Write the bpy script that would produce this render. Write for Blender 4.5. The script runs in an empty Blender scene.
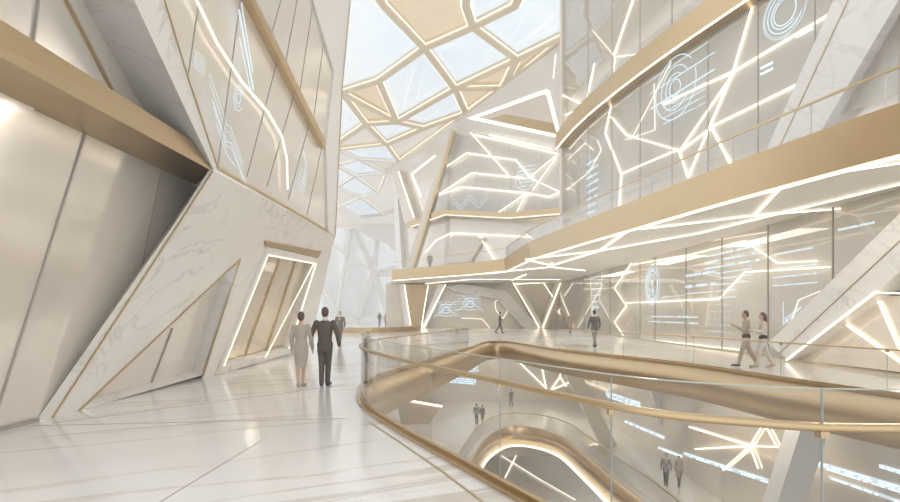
import bpy, bmesh, math, random
from mathutils import Vector as V, Matrix
from mathutils.geometry import tessellate_polygon
random.seed(7)
sc = bpy.context.scene
C = sc.collection
F, CX, CY, H = 550.0, 450.0, 313.0, 1.66      # focal length and horizon of the 900x502 photograph, eye height

# ------------------------------------------------------------------ camera
cam = bpy.data.cameras.new('camera'); co = bpy.data.objects.new('camera', cam); C.objects.link(co)
co.location = (0, 0, H); co.rotation_euler = (math.pi/2, 0, 0)
cam.sensor_width = 36; cam.lens = F/900*36; cam.shift_y = (CY-251)/900; cam.clip_end = 2000
sc.camera = co
EYE = V((0, 0, H))
def ray(px, py): return V(((px-CX)/F, 1.0, (CY-py)/F))
def atY(px, py, Y): return EYE + ray(px, py)*Y
def atZ(px, py, Z): return EYE + ray(px, py)*((Z-H)/ray(px, py).z)
def atX(px, py, X): return EYE + ray(px, py)*(X/ray(px, py).x)

class Plane:
    def __init__(s, p, n):
        s.p = V(p); s.n = V(n).normalized()
        if s.n.dot(EYE-s.p) < 0: s.n.negate()
    def hit(s, px, py):
        r = ray(px, py); return EYE + r*((s.p-EYE).dot(s.n)/r.dot(s.n))
    def norm(s, px=0, py=0): return s.n
    def off(s, d): return Plane(s.p+s.n*d, s.n)
def plane3(a, b, c): return Plane(a, (V(b)-V(a)).cross(V(c)-V(a)))
class Prism:
    """vertical wall standing on a plan polyline"""
    def __init__(s, pts): s.pts = [V((x, y, 0)) for x, y in pts]
    def seg(s, px):
        k = (px-CX)/F; best = None
        for i in range(len(s.pts)-1):
            a, b = s.pts[i], s.pts[i+1]
            fa, fb = a.x-k*a.y, b.x-k*b.y
            if fa*fb <= 0 and fa != fb:
                t = fa/(fa-fb); y = a.y+(b.y-a.y)*t
                if y > 0 and (best is None or y < best[0]): best = (y, i)
        if best is None:
            i = min(range(len(s.pts)), key=lambda q: abs(s.pts[q].x/max(s.pts[q].y, .1)-k))
            return s.pts[i].y, min(i, len(s.pts)-2)
        return best
    def hit(s, px, py): return atY(px, py, s.seg(px)[0])
    def norm(s, px, py=0):
        i = s.seg(px)[1]; d = s.pts[i+1]-s.pts[i]; n = V((d.y, -d.x, 0)).normalized()
        if n.dot(EYE-s.pts[i]) < 0: n.negate()
        return n
    def off(s, d):
        out = []
        for i, p in enumerate(s.pts):
            a = s.pts[max(i-1, 0)]; b = s.pts[min(i+1, len(s.pts)-1)]
            t = (b-a); n = V((t.y, -t.x, 0)).normalized()
            if n.dot(V((0, 0, 0))-p) < 0: n.negate()
            q = p+n*d; out.append((q.x, q.y))
        return Prism(out)

# ------------------------------------------------------------------ materials
def nm(name):
    m = bpy.data.materials.new(name); m.use_nodes = True; nt = m.node_tree
    for n in list(nt.nodes): nt.nodes.remove(n)
    out = nt.nodes.new('ShaderNodeOutputMaterial'); return m, nt, out
def bsdf(nt, col=(.8, .8, .8), rough=.5, metal=0, spec=.5, coat=0, coat_rough=.05):
    b = nt.nodes.new('ShaderNodeBsdfPrincipled')
    b.inputs['Base Color'].default_value = (*col, 1); b.inputs['Roughness'].default_value = rough
    b.inputs['Metallic'].default_value = metal; b.inputs['Specular IOR Level'].default_value = spec
    b.inputs['Coat Weight'].default_value = coat; b.inputs['Coat Roughness'].default_value = max(coat_rough, .12)
    return b
def coords(nt, scale=(1, 1, 1), rot=(0, 0, 0)):
    t = nt.nodes.new('ShaderNodeTexCoord'); m = nt.nodes.new('ShaderNodeMapping')
    m.vector_type = 'TEXTURE'; m.inputs['Scale'].default_value = tuple(1/q for q in scale); m.inputs['Rotation'].default_value = rot
    nt.links.new(t.outputs['Object'], m.inputs['Vector']); return m.outputs['Vector']
def noise(nt, vec, scale, detail=4, rough=.55, dist=0):
    n = nt.nodes.new('ShaderNodeTexNoise'); n.inputs['Scale'].default_value = scale; n.inputs['Detail'].default_value = detail
    n.inputs['Roughness'].default_value = rough; n.inputs['Distortion'].default_value = dist
    nt.links.new(vec, n.inputs['Vector']); return n.outputs['Fac']
def ramp(nt, fac, stops):
    r = nt.nodes.new('ShaderNodeValToRGB'); e = r.color_ramp.elements
    e[0].position, e[0].color = stops[0][0], (*stops[0][1], 1); e[1].position, e[1].color = stops[-1][0], (*stops[-1][1], 1)
    for p, c in stops[1:-1]:
        x = e.new(p); x.color = (*c, 1)
    nt.links.new(fac, r.inputs['Fac']); return r.outputs['Color']
def mix(nt, a, b, fac, mode='MIX'):
    m = nt.nodes.new('ShaderNodeMix'); m.data_type = 'RGBA'; m.blend_type = mode
    for s, x in ((6, a), (7, b)):
        if isinstance(x, tuple): m.inputs[s].default_value = (*x, 1)
        else: nt.links.new(x, m.inputs[s])
    if isinstance(fac, (int, float)): m.inputs[0].default_value = fac
    else: nt.links.new(fac, m.inputs[0])
    return m.outputs[2]
def marble(name, base, vein, scale=(1, 1, 1), rot=(0, 0, 0), rough=.15, s=.35, amount=.7, dist=1.6, coat=0):
    m, nt, out = nm(name); b = bsdf(nt, base, rough, coat=coat)
    v = coords(nt, scale, rot)
    w = noise(nt, v, s, 7, .55, dist)
    thin = ramp(nt, w, [(.472, (0, 0, 0)), (.498, (1, 1, 1)), (.502, (1, 1, 1)), (.518, (0, 0, 0))])
    w2 = noise(nt, v, s*.37, 5, .6, .8)
    gate = ramp(nt, w2, [(.40, (0, 0, 0)), (.55, (1, 1, 1))])
    f = mix(nt, (0, 0, 0), thin, gate)
    bw = nt.nodes.new('ShaderNodeMath'); bw.operation = 'MULTIPLY'; bw.inputs[1].default_value = amount
    nt.links.new(f, bw.inputs[0])
    cloud = ramp(nt, noise(nt, v, s*1.5, 6, .6, .5), [(.3, tuple(c*.93 for c in base)), (.7, base)])
    nt.links.new(mix(nt, cloud, vein, bw.outputs[0]), b.inputs['Base Color'])
    nt.links.new(b.outputs[0], out.inputs[0]); return m
def plain(name, col, rough=.5, metal=0, var=.05, s=3, coat=0, spec=.5, scale=(1, 1, 1)):
    m, nt, out = nm(name); b = bsdf(nt, col, rough, metal, spec, coat)
    c = ramp(nt, noise(nt, coords(nt, scale), s, 3), [(.3, tuple(x*(1-var) for x in col)), (.7, tuple(min(1, x*(1+var)) for x in col))])
    nt.links.new(c, b.inputs['Base Color']); nt.links.new(b.outputs[0], out.inputs[0]); return m
def glass(name, tint=(.96, .97, .97), rough=.02, haze=0.0, haze_col=(.8, .74, .655), base_refl=.04):
    m, nt, out = nm(name)
    t = nt.nodes.new('ShaderNodeBsdfTransparent'); t.inputs[0].default_value = (*tint, 1)
    g = nt.nodes.new('ShaderNodeBsdfGlossy'); g.inputs['Roughness'].default_value = rough
    fr = nt.nodes.new('ShaderNodeFresnel'); ge = nt.nodes.new('ShaderNodeNewGeometry'); mr = nt.nodes.new('ShaderNodeMapRange')
    mr.inputs[3].default_value = 1.45; mr.inputs[4].default_value = 1/1.45          # same reflectance from either side of the thin sheet
    nt.links.new(ge.outputs['Backfacing'], mr.inputs[0]); nt.links.new(mr.outputs[0], fr.inputs[0])
    first = t.outputs[0]
    if haze > 0:
        d = nt.nodes.new('ShaderNodeBsdfDiffuse'); d.inputs[0].default_value = (*haze_col, 1)
        x = nt.nodes.new('ShaderNodeMixShader'); x.inputs[0].default_value = haze
        nt.links.new(t.outputs[0], x.inputs[1]); nt.links.new(d.outputs[0], x.inputs[2]); first = x.outputs[0]
    mx = nt.nodes.new('ShaderNodeMixShader'); nt.links.new(fr.outputs[0], mx.inputs[0])
    nt.links.new(first, mx.inputs[1]); nt.links.new(g.outputs[0], mx.inputs[2]); nt.links.new(mx.outputs[0], out.inputs[0]); return m
def glow(name, col, strength, alpha=1):
    m, nt, out = nm(name); e = nt.nodes.new('ShaderNodeEmission'); e.inputs[0].default_value = (*col, 1); e.inputs[1].default_value = strength
    if alpha < 1:
        t = nt.nodes.new('ShaderNodeBsdfTransparent'); x = nt.nodes.new('ShaderNodeMixShader'); x.inputs[0].default_value = alpha
        nt.links.new(t.outputs[0], x.inputs[1]); nt.links.new(e.outputs[0], x.inputs[2]); nt.links.new(x.outputs[0], out.inputs[0])
    else: nt.links.new(e.outputs[0], out.inputs[0])
    return m
def gold_mat(name, col, rough, sc3):
    m, nt, out = nm(name); b = bsdf(nt, col, rough, 1)
    n = noise(nt, coords(nt, sc3), 1.0, 5, .6)
    nt.links.new(ramp(nt, n, [(.3, tuple(c*.96 for c in col)), (.7, tuple(min(1, c*1.04) for c in col))]), b.inputs['Base Color'])
    mr = nt.nodes.new('ShaderNodeMapRange'); mr.inputs[3].default_value = rough*.8; mr.inputs[4].default_value = rough*1.25
    nt.links.new(n, mr.inputs[0]); nt.links.new(mr.outputs[0], b.inputs['Roughness'])
    nt.links.new(b.outputs[0], out.inputs[0]); return m

M = {}
M['floor'] = marble('white_marble_floor', (.90, .875, .84), (.60, .52, .44), (.16, 1.25, 1), (0, 0, .5), .13, .6, .85, .5, coat=.25)
M['floor_low'] = marble('cream_marble_floor', (.80, .76, .70), (.6, .55, .49), (.5, 1, 1), (0, 0, .3), .16, .3, .4)
M['marble'] = marble('grey_veined_marble', (.83, .795, .75), (.52, .49, .46), (.6, .6, 1.1), (.5, .3, .2), .22, .55, .65)
M['cream'] = plain('cream_panel', (.79, .715, .62), .35, var=.04, s=.6)
M['soffit'] = plain('pale_soffit_panel', (.80, .76, .70), .5, var=.03, s=.5)
M['white'] = plain('white_panel', (.84, .82, .79), .4, var=.03, s=.4)
M['satin'] = plain('satin_backed_glass', (.80, .74, .66), .12, .28, var=.05, s=.35, coat=.6)
M['satin_light'] = plain('pale_satin_backed_glass', (.80, .745, .675), .2, .3, var=.05, s=.3, coat=.9)
M['satin_warm'] = plain('champagne_backed_glass', (.76, .68, .565), .2, var=.06, s=.35, coat=.8)
M['gold'] = gold_mat('brushed_gold', (.60, .455, .27), .3, (.8, .8, .8))
M['gold_pol'] = gold_mat('polished_gold', (.58, .44, .265), .36, (.5, .5, .5))
M['rib'] = plain('champagne_rib', (.80, .70, .53), .4, s=2)
def translucent(name, col):
    m, nt, out = nm(name); a = nt.nodes.new('ShaderNodeBsdfTranslucent'); b = bsdf(nt, col, .4); a.inputs[0].default_value = (*col, 1)
    x = nt.nodes.new('ShaderNodeMixShader'); x.inputs[0].default_value = .4
    nt.links.new(a.outputs[0], x.inputs[1]); nt.links.new(b.outputs[0], x.inputs[2]); nt.links.new(x.outputs[0], out.inputs[0]); return m
M['cream_sky'] = translucent('cream_skylight_sheet', (.93, .85, .72))
M['white_sky'] = translucent('milky_skylight_sheet', (.93, .90, .86))
M['gold_line'] = plain('gold_line', (.62, .49, .30), .35, 1, s=4)
M['joint'] = plain('dark_joint', (.40, .36, .315), .5, s=5)
M['clear'] = glass('clear_glass')
M['rail_glass'] = glass('railing_glass', (.985, .988, .985), .01)
M['pane'] = glass('facade_glass', (.95, .955, .955), .03, .10)
M['frost'] = glass('frosted_warm_glass', (.95, .93, .88), .12, .35, (.82, .76, .66))
M['sky_pane'] = glass('skylight_glass', (.93, .96, .98), .03, .06, (.85, .87, .88))
M['far_pane'] = glass('hazy_window_glass', (.97, .97, .96), .03, .3, (.93, .92, .90))  # whitish diffuse share stands in for haze over the city
M['edge'] = plain('green_glass_edge', (.42, .48, .45), .2, s=4)
M['led'] = glow('warm_white_led', (1, .89, .70), 3.0)
M['led_soft'] = glow('soft_warm_led', (1, .92, .78), 1.25)
M['led_thin'] = glow('thin_warm_led', (1, .91, .75), 1.5)
M['holo'] = glow('pale_blue_display', (.72, .90, 1), 1.15, .5)
M['holo_dim'] = glow('dim_blue_display', (.75, .90, 1), 1.05, .32)
M['screen'] = glow('bright_blue_screen', (.70, .90, 1), 1.6)
M['tan'] = plain('tan_panel', (.56, .45, .33), .3, s=1)
M['steel'] = plain('satin_steel', (.55, .52, .48), .3, 1, s=6)
M['tower'] = plain('haze_toned_tower', (.80, .82, .83), .7, var=.08, s=.05)  # distance haze is put into this pale colour
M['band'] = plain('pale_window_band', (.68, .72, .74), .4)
M['plaza'] = plain('pale_plaza', (.80, .79, .77), .6, s=.2)

# ------------------------------------------------------------------ mesh helpers
def tagp(o, label=None, cat=None, group=None, kind=None):
    if label: o['label'] = label
    if cat: o['category'] = cat
    if group: o['group'] = group
    if kind: o['kind'] = kind
    return o
def link(name, bm, mat, parent=None, smooth=False):
    me = bpy.data.meshes.new(name); bmesh.ops.recalc_face_normals(bm, faces=bm.faces); bm.to_mesh(me); bm.free()
    me.materials.append(M[mat] if isinstance(mat, str) else mat)
    if smooth:
        for p in me.polygons: p.use_smooth = True
    o = bpy.data.objects.new(name, me); C.objects.link(o)
    if parent is not None:
        o.parent = parent; o.matrix_parent_inverse = Matrix.Translation(-parent.location) if parent.rotation_euler[2] == 0 else parent.matrix_basis.inverted()
    return o
def empty(name, loc, label, cat=None, group=None, kind=None, rz=0):
    o = bpy.data.objects.new(name, None); C.objects.link(o); o.location = loc; o.rotation_euler[2] = rz; o.empty_display_size = .2
    return tagp(o, label, cat, group, kind)
def add_plate(bm, outer, n, t, holes=(), ht=None):
    """flat polygon (3D points) with thickness t behind the face, n points to the viewer"""
    loops = [[V(p) for p in outer]]+[[V(p) for p in h] for h in holes]
    tri = tessellate_polygon(loops); flat = [p for l in loops for p in l]
    fr = [bm.verts.new(p) for p in flat]; bk = [bm.verts.new(p-n*t) for p in flat]
    for a, b, c in tri:
        if len({a, b, c}) == 3:
            try: bm.faces.new((fr[a], fr[b], fr[c])); bm.faces.new((bk[c], bk[b], bk[a]))
            except ValueError: pass
    i = 0
    for li, l in enumerate(loops):
        k = len(l)
        for j in range(k):
            a, b = i+j, i+(j+1) % k
            try: bm.faces.new((fr[a], fr[b], bk[b], bk[a]))
            except ValueError: pass
            if li and ht:
                c, d = bm.verts.new(flat[a]-n*ht), bm.verts.new(flat[b]-n*ht); bm.faces.new((bk[a], bk[b], d, c))
        i += k
def plate(name, outer, n, t, mat, parent=None, holes=()):
    bm = bmesh.new(); add_plate(bm, outer, n, t, holes); return link(name, bm, mat, parent)
def add_bar(bm, a, b, n, w, t, ext=0):
    a, b = V(a), V(b); d = (b-a)
    if d.length < 1e-5: return
    d.normalize(); n = V(n); n = (n-d*n.dot(d)).normalized(); u = d.cross(n)*(w/2)
    a = a-d*ext; b = b+d*ext
    vs = [bm.verts.new(p+s*u+q*n*t) for p in (a, b) for q in (0, 1) for s in (-1, 1)]
    for f in ((0, 1, 3, 2), (4, 6, 7, 5), (0, 4, 5, 1), (2, 3, 7, 6), (0, 2, 6, 4), (1, 5, 7, 3)):
        bm.faces.new([vs[i] for i in f])
def add_box(bm, lo, hi):
    vs = [bm.verts.new((x, y, z)) for x in (lo[0], hi[0]) for y in (lo[1], hi[1]) for z in (lo[2], hi[2])]
    for f in ((0, 1, 3, 2), (4, 6, 7, 5), (0, 4, 5, 1), (2, 3, 7, 6), (0, 2, 6, 4), (1, 5, 7, 3)):
        bm.faces.new([vs[i] for i in f])
def spline(pts, per=8, closed=False):
    P = [V((*p, 0)) if len(p) == 2 else V(p) for p in pts]; n = len(P); out = []
    for i in range(n if closed else n-1):
        g = lambda k: P[k % n] if closed else P[min(max(k, 0), n-1)]
        p0, p1, p2, p3 = g(i-1), g(i), g(i+1), g(i+2)
        for j in range(per):
            t = j/per
            out.append(.5*((2*p1)+(p2-p0)*t+(2*p0-5*p1+4*p2-p3)*t*t+(3*p1-p0-3*p2+p3)*t**3))
    if not closed: out.append(P[-1].copy())
    return out
def add_sweep(bm, path, prof, closed=False, cap=True):
    """path lies near-horizontal; prof = [(side, up)] closed section; side>0 is to the right of travel"""
    n = len(path); rings = []
    for i, p in enumerate(path):
        a = path[(i-1) % n] if closed or i > 0 else p; b = path[(i+1) % n] if closed or i < n-1 else p
        d = (b-a); d.z = 0; d.normalize(); s = V((d.y, -d.x, 0))
        rings.append([bm.verts.new(p+s*x+V((0, 0, z))) for x, z in prof])
    m = len(prof)
    for i in range(n if closed else n-1):
        r, q = rings[i], rings[(i+1) % n]
        for j in range(m):
            bm.faces.new((r[j], r[(j+1) % m], q[(j+1) % m], q[j]))
    if not closed and cap:
        bm.faces.new(rings[0]); bm.faces.new(list(reversed(rings[-1])))
def sweep(name, path, prof, mat, parent=None, closed=False, smooth=False):
    bm = bmesh.new(); add_sweep(bm, path, prof, closed); return link(name, bm, mat, parent, smooth)
rect = lambda x0, x1, z0, z1: [(x0, z0), (x1, z0), (x1, z1), (x0, z1)]
circ = lambda r, x=0, z=0, k=10: [(x+r*math.cos(2*math.pi*i/k), z+r*math.sin(2*math.pi*i/k)) for i in range(k)]
def lift(path, z): return [V((p.x, p.y, z)) for p in path]

# lines of light fixed on a surface, read off as polylines
def led(surf, lines, label, wpx=3, mat='led', cat='light strip', name='light_strip', group=None, off=.03):
    root = None
    for ln in lines:
        bm = bmesh.new(); pts = [surf.hit(*p)+surf.norm(*p)*off for p in ln]
        for i in range(len(pts)-1):
            y = (pts[i].y+pts[i+1].y)/2; w = .52*wpx*y/F
            add_bar(bm, pts[i], pts[i+1], surf.norm(*ln[i]), w, .04, w*.45)
        if len(lines) == 1:
            o = link(name, bm, mat); return tagp(o, label, cat, group)
        if root is None: root = empty(name, pts[0], label, cat, group)
        link('light_tube', bm, mat, root)
    return root
class Frame:
    """a display lying on a surface: u along, v up, metres from its centre"""
    def __init__(s, surf, px, py, off=.05, up=None):
        s.p = surf.hit(px, py); s.n = surf.norm(px, py); s.p = s.p+s.n*off
        up = V(up or (0, 0, 1)); s.v = (up-s.n*up.dot(s.n)).normalized(); s.u = s.v.cross(s.n)
        q = s.p+s.u*.01
        if q.x/q.y < s.p.x/s.p.y: s.u.negate()
    def at(s, a, b): return s.p+s.u*a+s.v*b
    def bar(s, bm, a, b, L, w): add_bar(bm, s.at(a, b), s.at(a+L, b), s.n, w, .012)
    def line(s, bm, pts, w):
        for (a, b), (c, d) in zip(pts, pts[1:]): add_bar(bm, s.at(a, b), s.at(c, d), s.n, w, .012, w*.4)
    def arc(s, bm, a, b, r, w, t0=0, t1=360):
        k = max(6, int((t1-t0)/9)); P = [(a+r*math.cos(math.radians(t0+(t1-t0)*i/k)), b+r*math.sin(math.radians(t0+(t1-t0)*i/k))) for i in range(k+1)]
        for (c, d), (e, f) in zip(P, P[1:]): add_bar(bm, s.at(c, d), s.at(e, f), s.n, w, .012, w*.2)
def disp_root(fr, label, cat='display'): return empty('wall_display', fr.p, label, cat)

def inset(poly, n, d):
    k = len(poly); c = sum(poly, V())/k; out = []
    for i in range(k):
        p, a, b = poly[i], poly[i-1], poly[(i+1) % k]
        e1 = (p-a).normalized(); e2 = (b-p).normalized()
        m1 = n.cross(e1); m2 = n.cross(e2)
        mid = (a+p)/2
        if m1.dot(c-mid) < 0: m1.negate()
        if m2.dot(c-(p+b)/2) < 0: m2.negate()
        bi = (m1+m2); L = bi.length
        if L < .15: out.append(p+m1*d); continue
        bi /= L; out.append(p+bi*min(d/max(bi.dot(m1), .22), d*4))
    return out

# ================================================================== LEFT FACADE
PL = plane3((-6.3, 5, 0), (-6.3, 24, 0), (-4.6, 10.63, 4.4))          # lower marble face leaning into the hall
PG = plane3((-6.3, 5, 0), (-6.3, 24, 0), (-5.5, 10, 4.3))             # glazing set behind it
A = PL.hit(212, 170); R1 = PL.hit(334, 236)
PU = plane3(A, R1, (-4.03, 10.6, 7.7))                                # upper face above the ridge
h = lambda s, *pp: [s.hit(*p) for p in pp]

# glazed bay nearest the camera
w1 = empty('window_1', (-6.3, 6, 0), 'tall satin glass bay below the wide gold beam', 'window', kind='structure')
top = lambda y: V((-5.407, y, 4.8))
j1a, j1b = PG.hit(-10, 431), PG.hit(90, 117)
e0, e1 = PG.hit(36, 421), PG.hit(196, 186)
plate('pane', [V((-6.3, 3.5, 0)), j1a, j1b, top(4.2)], PG.n, .05, 'satin', w1)
j2b = PG.hit(165, 152); j2a = PG.hit(140, 270)
plate('pane', [j1a+V((0, .02, 0)), e0, j2a, j2b, j1b+V((0, .02, 0))], PG.n, .05, 'satin', w1)
plate('pane', [j2a, e1, PG.hit(205, 172), PG.hit(190, 150), j2b], PG.n, .05, 'satin', w1)
for a, b in ((j1a, j1b), (j2a, j2b)):
    bm = bmesh.new(); add_bar(bm, a, b, PG.n, .035, .02); link('mullion', bm, 'joint', w1)
bm = bmesh.new(); add_bar(bm, V((-6.28, 3.5, .02)), e0+V((.02, 0, .02)), PG.n, .05, .04); link('bottom_rail', bm, 'joint', w1)

# marble wall with its openings
rec = h(PL, (76, 413), (240, 259), (203, 376))                         # triangular glazed recess
por = h(PL, (215, 374), (266, 246), (318, 258), (288, 353))            # portal
outer = h(PL, (50, 419.5), (212, 170), (334, 236), (309, 350))
bm = bmesh.new()
for pc in (((50, 419.5), (212, 170), (240, 259), (76, 412.6)), ((212, 170), (334, 236), (318, 258), (266, 246), (240, 259)), ((240, 259), (266, 246), (215, 375.2), (203, 378.5)), ((318, 258), (334, 236), (309, 350), (288, 355.6))):
    add_plate(bm, h(PL, *pc), PL.n, .05)
for lp_ in (rec, por):
    for i in range(len(lp_)):
        p_, q_ = lp_[i], lp_[(i+1) % len(lp_)]; bm.faces.new([bm.verts.new(x) for x in (p_-PL.n*.04, q_-PL.n*.04, q_-PL.n*.47, p_-PL.n*.47)])
a0, b0 = PL.hit(50, 419.5), A
vs = [bm.verts.new(p) for p in (a0, b0, e1, e0)]; bm.faces.new(vs)     # return face of the fin
link('wall_left', bm, 'marble')
tagp(bpy.data.objects['wall_left'], 'leaning grey veined marble wall around the portal', 'wall', kind='structure')
def inlay(name, surf, pts, label, wpx=1.6, mat='gold_line'):
    bm = bmesh.new(); P = [surf.hit(*p)+surf.norm(*p)*.004 for p in pts]
    for i in range(len(P)-1): add_bar(bm, P[i], P[i+1], surf.norm(*pts[i]), wpx*(P[i].y+P[i+1].y)/2/F, .02, .01)
    return tagp(link(name, bm, mat), label, 'trim', kind='structure')
inlay('trim_1', PL, [(51, 419), (212, 171)], 'thin gold line down the edge of the leaning marble fin')
inlay('trim_2', PL, [(75, 414), (240, 259), (203, 376)], 'gold edging around the triangular glass recess', 1.8)
# recess glazing
w2 = empty('window_2', PL.hit(150, 395), 'triangular glass panel under the marble slope beside the portal', 'window', kind='structure')
PLb = PL.off(-.3)
q = h(PLb, (70, 414), (244, 252), (208, 378))
plate('pane', q, PL.n, .04, 'satin_light', w2)
bm = bmesh.new(); add_bar(bm, PLb.hit(148, 391), PLb.hit(172, 328), PL.n, .04, .03); link('mullion', bm, 'joint', w2)
bm = bmesh.new(); add_bar(bm, PLb.hit(80, 413), PLb.hit(203, 378.5), PL.n, .06, .04); link('bottom_rail', bm, 'gold_line', w2)

# portal: lined opening, glass leaves, lit frame, vestibule behind
d1 = empty('door_1', PL.hit(250, 364), 'slanted glass portal with lit gold frame in the marble wall', 'door', kind='structure')
bm = bmesh.new(); k = len(por); inn = [p-PL.n*2.6 for p in por]
for i in range(k):
    v4 = [bm.verts.new(p) for p in (por[i]-PL.n*.46, por[(i+1) % k]-PL.n*.46, inn[(i+1) % k], inn[i])]; bm.faces.new(v4)
bm.faces.new([bm.verts.new(p) for p in inn])
link('vestibule', bm, 'satin_warm', d1)
pin = inset(por, PL.n, .22)
bm = bmesh.new(); add_plate(bm, [p+PL.n*.06 for p in por], PL.n, .3, [[p+PL.n*.06 for p in pin]]); link('door_frame', bm, 'marble', d1)
pin2 = inset(por, PL.n, .28)
bm = bmesh.new()
for i in (0, 1, 2):
    add_bar(bm, pin[i]+PL.n*.03, pin[(i+1) % 4]+PL.n*.03, PL.n, .05, .05)
link('frame_light', bm, 'led_soft', d1)
lr = inset(por, PL.n, .2); t_ = lambda a, b, s: a+(b-a)*s
for s0, s1 in ((0, .36), (.37, .68), (.69, 1)):
    q = [t_(lr[0], lr[3], s0), t_(lr[1], lr[2], s0), t_(lr[1], lr[2], s1), t_(lr[0], lr[3], s1)]
    q = [p-PL.n*.22 for p in q]
    lf = plate('door_leaf', q, PL.n, .03, 'frost', d1)
    bm = bmesh.new()
    for a, b in ((q[0], q[1]), (q[2], q[3])): add_bar(bm, a, b, PL.n, .035, .04)
    for a, b in ((q[1], q[2]), (q[3], q[0])): add_bar(bm, a, b, PL.n, .06, .04)
    link('leaf_frame', bm, 'gold_line', lf)
sl = PL.off(.1)
led(sl, [[(264, 357), (313, 262)]], 'thin slanted light line across the right half of the glass portal', 1.4, 'led_soft')
bm = bmesh.new(); add_plate(bm, h(PL.off(.05), (266, 241), (322, 252), (318, 258), (266, 246)), PL.n, .3); tagp(link('trim_3', bm, 'gold'), 'gold lintel over the slanted portal', 'trim', kind='structure')
# counter and lamp inside the vestibule
PLv = PL.off(-1.4)
bm = bmesh.new(); add_plate(bm, h(PLv, (236, 336), (262, 337), (252, 354), (244, 354)), PL.n, .5); tagp(link('reception_counter', bm, 'steel'), 'small grey tapered counter behind the portal glass', 'counter')
bm = bmesh.new(); add_plate(bm, h(PLv, (268, 266), (288, 262), (292, 280), (286, 276), (270, 272)), PL.n, .2); tagp(link('hanging_lamp', bm, 'led_soft'), 'curved pale lamp hanging inside the slanted portal', 'lamp')

# upper face
fin2 = [PU.hit(*p) for p in ((214, 170), (134, 0), (65, -150), (116, -150), (164, 0), (187, 75), (218, 167))]
bm = bmesh.new(); add_plate(bm, fin2, PU.n, .9); tagp(link('marble_mullion', bm, 'marble'), 'broad marble mullion rising from the gold beam tip between two glass bays', 'mullion')
inlay('trim_4', PU, [(164, 0), (187, 75), (217, 166)], 'gold line along the inner edge of the upper marble mullion', 1.2)
w3 = empty('window_3', PU.hit(270, 190), 'tall leaning glass bay above the marble ridge with circuit displays', 'window', kind='structure')
PUi = PU.off(-.06)
plate('pane', h(PUi, (218, 167), (187, 75), (164, 0), (116, -150), (174, -150), (252, 0), (326, 146), (328, 231)), PU.n, .06, 'satin_light', w3)
for a, b in (((199, 0), (188, 76)), ((241, -5), (218, 164)), ((250, -5), (241, 0)), ((279, 54), (247, 176)), ((296, 88), (267, 186)), ((311, 118), (288, 200)), ((323, 142), (307, 215))):
    bm = bmesh.new(); add_bar(bm, PUi.hit(*a), PUi.hit(*b), PU.n, .025, .012); link('mullion', bm, 'joint', w3)
bm = bmesh.new(); add_bar(bm, PU.hit(217, 168), PU.hit(329, 232), PU.n, .07, .03); link('bottom_rail', bm, 'gold_line', w3)
bm = bmesh.new(); add_plate(bm, h(PU.off(.12), (172, -150), (179, -150), (255, 0), (326.5, 142), (325, 149), (250, 0)), PU.n, .25)
tagp(link('gold_strip', bm, 'gold'), 'narrow gold strip slanting down the upper left glass bay', 'strip')
w4 = empty('window_4', PU.hit(310, 60), 'sharp glass triangle between the gold strip and the white corner panel', 'window', kind='structure')
plate('pane', h(PUi, (182, -150), (270, -150), (313, 0), (334, 72), (326, 143), (257, 0)), PU.n, .06, 'satin_light', w4)
for a, b in (((281, 0), (272, 32)), ((297, 0), (286, 60)), ((312, 10), (300, 90)), ((324, 40), (314, 115))):
    bm = bmesh.new(); add_bar(bm, PUi.hit(*a), PUi.hit(*b), PU.n, .03, .012); link('mullion', bm, 'joint', w4)
corner = h(PU, (313, 0), (270, -150), (358, -150), (350, 0), (342, 86), (335, 236), (328, 231), (326, 146), (334, 72))
bm = bmesh.new(); add_plate(bm, corner, PU.n, .5)
ed = h(PU, (358, -150), (350, 0), (342, 86), (335, 236))+[PL.hit(309, 350)]
bk = [p+V((-7, 1.2, 0)) for p in ed]
for i in range(4):
    bm.faces.new([bm.verts.new(p) for p in (ed[i], ed[i+1], bk[i+1], bk[i])])
tagp(link('wall_left_corner', bm, 'white'), 'white faceted corner of the left facade beside the far daylight', 'wall', kind='structure')
inlay('trim_5', PU, [(350, 0), (342, 86), (335, 236)], 'pale gold line down the outer corner of the white facade panel', 1.2)
# upper bay nearest the camera, set back behind the beam
PV = PU.off(-.8)
w5 = empty('window_5', PV.hit(60, 60), 'upper glass bay over the wide gold beam', 'window', kind='structure')
plate('pane', h(PV, (-150, 140), (-150, -150), (80, -150), (125, 0), (222, 166), (60, 105)), PV.n, .05, 'satin_light', w5)
for a, b, w, m in (((37, 0), (32, 40), .03, 'joint'), ((62, -5), (112, 90), .05, 'gold_line'), ((96, 0), (180, 140), .04, 'joint')):
    bm = bmesh.new(); add_bar(bm, PV.hit(*a), PV.hit(*b), PV.n, w, .03); link('mullion', bm, m, w5)
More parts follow.
